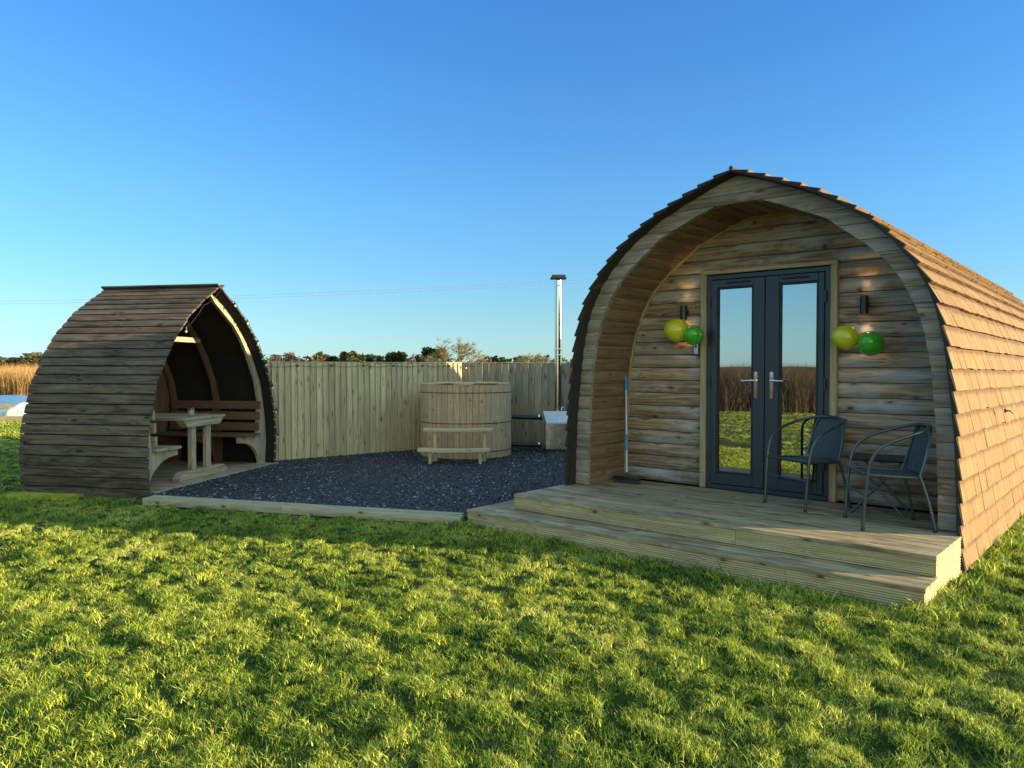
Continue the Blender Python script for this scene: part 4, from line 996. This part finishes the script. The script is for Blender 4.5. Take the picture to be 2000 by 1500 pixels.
# continuous low far hedge that closes the gaps under the crowns
mb = MB()
for i in range(5200):
    x = random.uniform(-150, 40); Yd = 125 + random.uniform(-3, 3); z = random.uniform(.1, 2.7) + .4 * math.sin(x * .35) ; s = random.uniform(.4, .9); c = Vector((x, Yd, max(.1, z)))
    q = Euler((random.uniform(-1, 1), random.uniform(-1, 1), random.uniform(0, 6.28))).to_matrix(); mb.add([c + q @ Vector(p) * s for p in ((-.5, -.3, 0), (.4, -.5, .1), (.55, .4, 0), (-.3, .5, -.1))], [(0, 1, 2, 3)])
fh = mb.build('far_hedge', M['everg']); tag(fh, 'low dark far off woodland mass along the horizon', 'hedge', kind='stuff')
# bare trees
def bare_tree(x, y, h, w, mat, label, depth=5, seed=1, n0=7):
    rr = random.Random(seed); e = empty('bare_tree', (x, y, 0), 0, label, 'tree', 'bare winter trees beyond the fence'); tw = MB(); tr = MB()
    def grow(p, d, L, r_, k, mb):
        q = p + d * L; m_ = (p + q) / 2 + Vector((rr.gauss(0, 1), rr.gauss(0, 1), rr.gauss(0, 1))) * L * .06
        mb.tube([p, m_, q], [r_, r_ * .85, r_ * .65], 4, cap=False)
        if k == 0: return
        for _ in range(3 if k > 1 else 4):
            nd = (d + Vector((rr.gauss(0, .5), rr.gauss(0, .5), rr.gauss(.05, .38)))).normalized(); grow(q, nd, L * rr.uniform(.62, .86), max(r_ * .62, .012), k - 1, tw)
    tr.tube([(0, 0, 0), (.03, 0, h * .28)], [w * .035, w * .025], 8)
    for i in range(n0):
        a = 6.28 * i / n0 + rr.uniform(-.3, .3); d = Vector((math.cos(a) * .75, math.sin(a) * .75, rr.uniform(.45, 1.1))).normalized(); grow(Vector((0, 0, h * .25)), d, h * .24, w * .014, depth, tr)
    tr.build('trunk', M['bark'], e); tw.build('crown', mat, e)
    return e
bare_tree(px(886, 52), 52, 3.6, 4.4, M['gtwig'], 'wide bare golden twigged tree rising above the fence centre right', 4, 3, 9)
bare_tree(px(1037, 70), 70, 2.9, 3.2, M['gtwig'], 'small yellowish bare tree just left of the flue', 4, 5, 8)
bare_tree(px(1072, 75), 75, 2.9, 2.4, M['twig'], 'faint grey bare tree showing behind the steel flue', 3, 9, 7)

# reeds (left) and scrub bank (reflected in the doors)
reed_src = [src(blades_mesh('reed_clump', 26, .35, 1.0, 1.75, .016, .25, M['reed'], 0, 2, (0, 1))) for _ in range(3)]
n = 2600; x = rng.uniform(-48, -18, n); y = rng.uniform(39, 52, n)
rd = scatter('reeds', np.stack([x, y, 0 * x], -1), np.stack([0 * x, 0 * x, rng.uniform(0, 6.28, n)], -1), np.ones((n, 3)) * rng.uniform(.8, 1.1, (n, 1)), rng.integers(0, 3, n), reed_src)
tag(rd, 'golden dry reed bed beyond the lawn at the left', 'reeds', kind='stuff')
scr = [src(blades_mesh('scrub_clump', 46, .4, .7, 1.75, .010, .5, M['scrub'], 0, 2, (0, 1))) for _ in range(3)]
n = 5200; s0 = rng.uniform(-17, 17, n); d0 = rng.uniform(0, 13, n) ** 1.0
x = -14.0 - .9 * d0 + .45 * s0 * -1; y = -1.4 - .45 * d0 + .9 * s0
k = ~((y > 0) & (np.abs(x) < y * .74 + 1)); x, y = x[k], y[k]; n = len(x)
sb = scatter('scrub', np.stack([x, y, 0 * x], -1), np.stack([0 * x, 0 * x, rng.uniform(0, 6.28, n)], -1), np.ones((n, 3)) * rng.uniform(.7, 1.12, (n, 1)), rng.integers(0, 3, n), scr)
tag(sb, 'brown winter scrub across the lawn, seen mirrored in the door glass', 'scrub', kind='stuff')

# ------------------------------------------------------------ raised beds, bags and tarp at the far left
def bed(x0, x1, y, h, th, label):
    e = MB(); e.box((x0, x1), (y, y + th), (0, h), 0); o = e.build('timber_sleeper', M['rib'], None, bevel=.01); tag(o, label, 'sleeper', 'timber sleepers at the far left')
bed(-20, -9.6, 20.2, .16, .2, 'near grey timber sleeper in front of the white bags at far left')
def lumpy(name, cx, cy, w, d, h, mat, seed, seg=22):
    rr = np.random.default_rng(seed); mb = MB(); P = []; F = []
    ph = rr.uniform(0, 6.28, 8)
    for i in range(seg + 1):
        for j in range(seg + 1):
            u_ = -1 + 2 * i / seg; v_ = -1 + 2 * j / seg; k = (1 - abs(u_) ** 5) * (1 - abs(v_) ** 5); k = max(k, 0) ** .35
            z = h * k * (1 + .10 * math.sin(3.1 * u_ + ph[0]) * math.cos(2.5 * v_ + ph[1]) + .035 * math.sin(9 * u_ + ph[2] + 3 * v_)); P.append((cx + u_ * w / 2 * (1 + .03 * math.sin(7 * v_ + ph[3])), cy + v_ * d / 2, max(0, z)))
    for i in range(seg):
        for j in range(seg): a = i * (seg + 1) + j; F.append((a, a + 1, a + seg + 2, a + seg + 1))
    mb.add(P, F, smooth=True); return mb.build(name, mat)
o = lumpy('bulk_bag', -13.6, 21.6, 1.15, 1.1, .43, M['whitebag'], 1); tag(o, 'bulging white builders bag behind the near sleeper, larger of the two', 'bag', 'white bags at the far left')
o = lumpy('bulk_bag', -15.0, 21.5, 1.2, .9, .27, M['whitebag'], 2); tag(o, 'flatter white bag at the very left edge of the view', 'bag', 'white bags at the far left')
o = lumpy('tarpaulin', -19.5, 27.5, 7.5, 2.2, .42, M['tarp'], 3, 34); tag(o, 'crumpled blue grey tarpaulin behind the far sleeper at left', 'tarpaulin')
bed(-26, -12, 25.2, .24, .2, 'far grey timber sleeper in front of the blue tarpaulin at far left')
o = lumpy('tarpaulin', -17.3, 22.6, 2.6, 1.5, .38, M['tarp'], 6); tag(o, 'blue tarpaulin heap behind the white bag at the left edge', 'tarpaulin')
# soil strip
bm = bmesh.new(); f = bm.faces.new([bm.verts.new(p) for p in ((-22, 17.3, .012), (-9, 17.3, .012), (-9, 19.3, .012), (-22, 19.5, .012))]); me = bpy.data.meshes.new('soil_path'); bm.to_mesh(me); bm.free()
me.materials.append(plain('soil', (.16, .13, .10), .95, var=.5, vs=14, bump=.8)); o = bpy.data.objects.new('soil_path', me); COL.objects.link(o); tag(o, kind='structure')
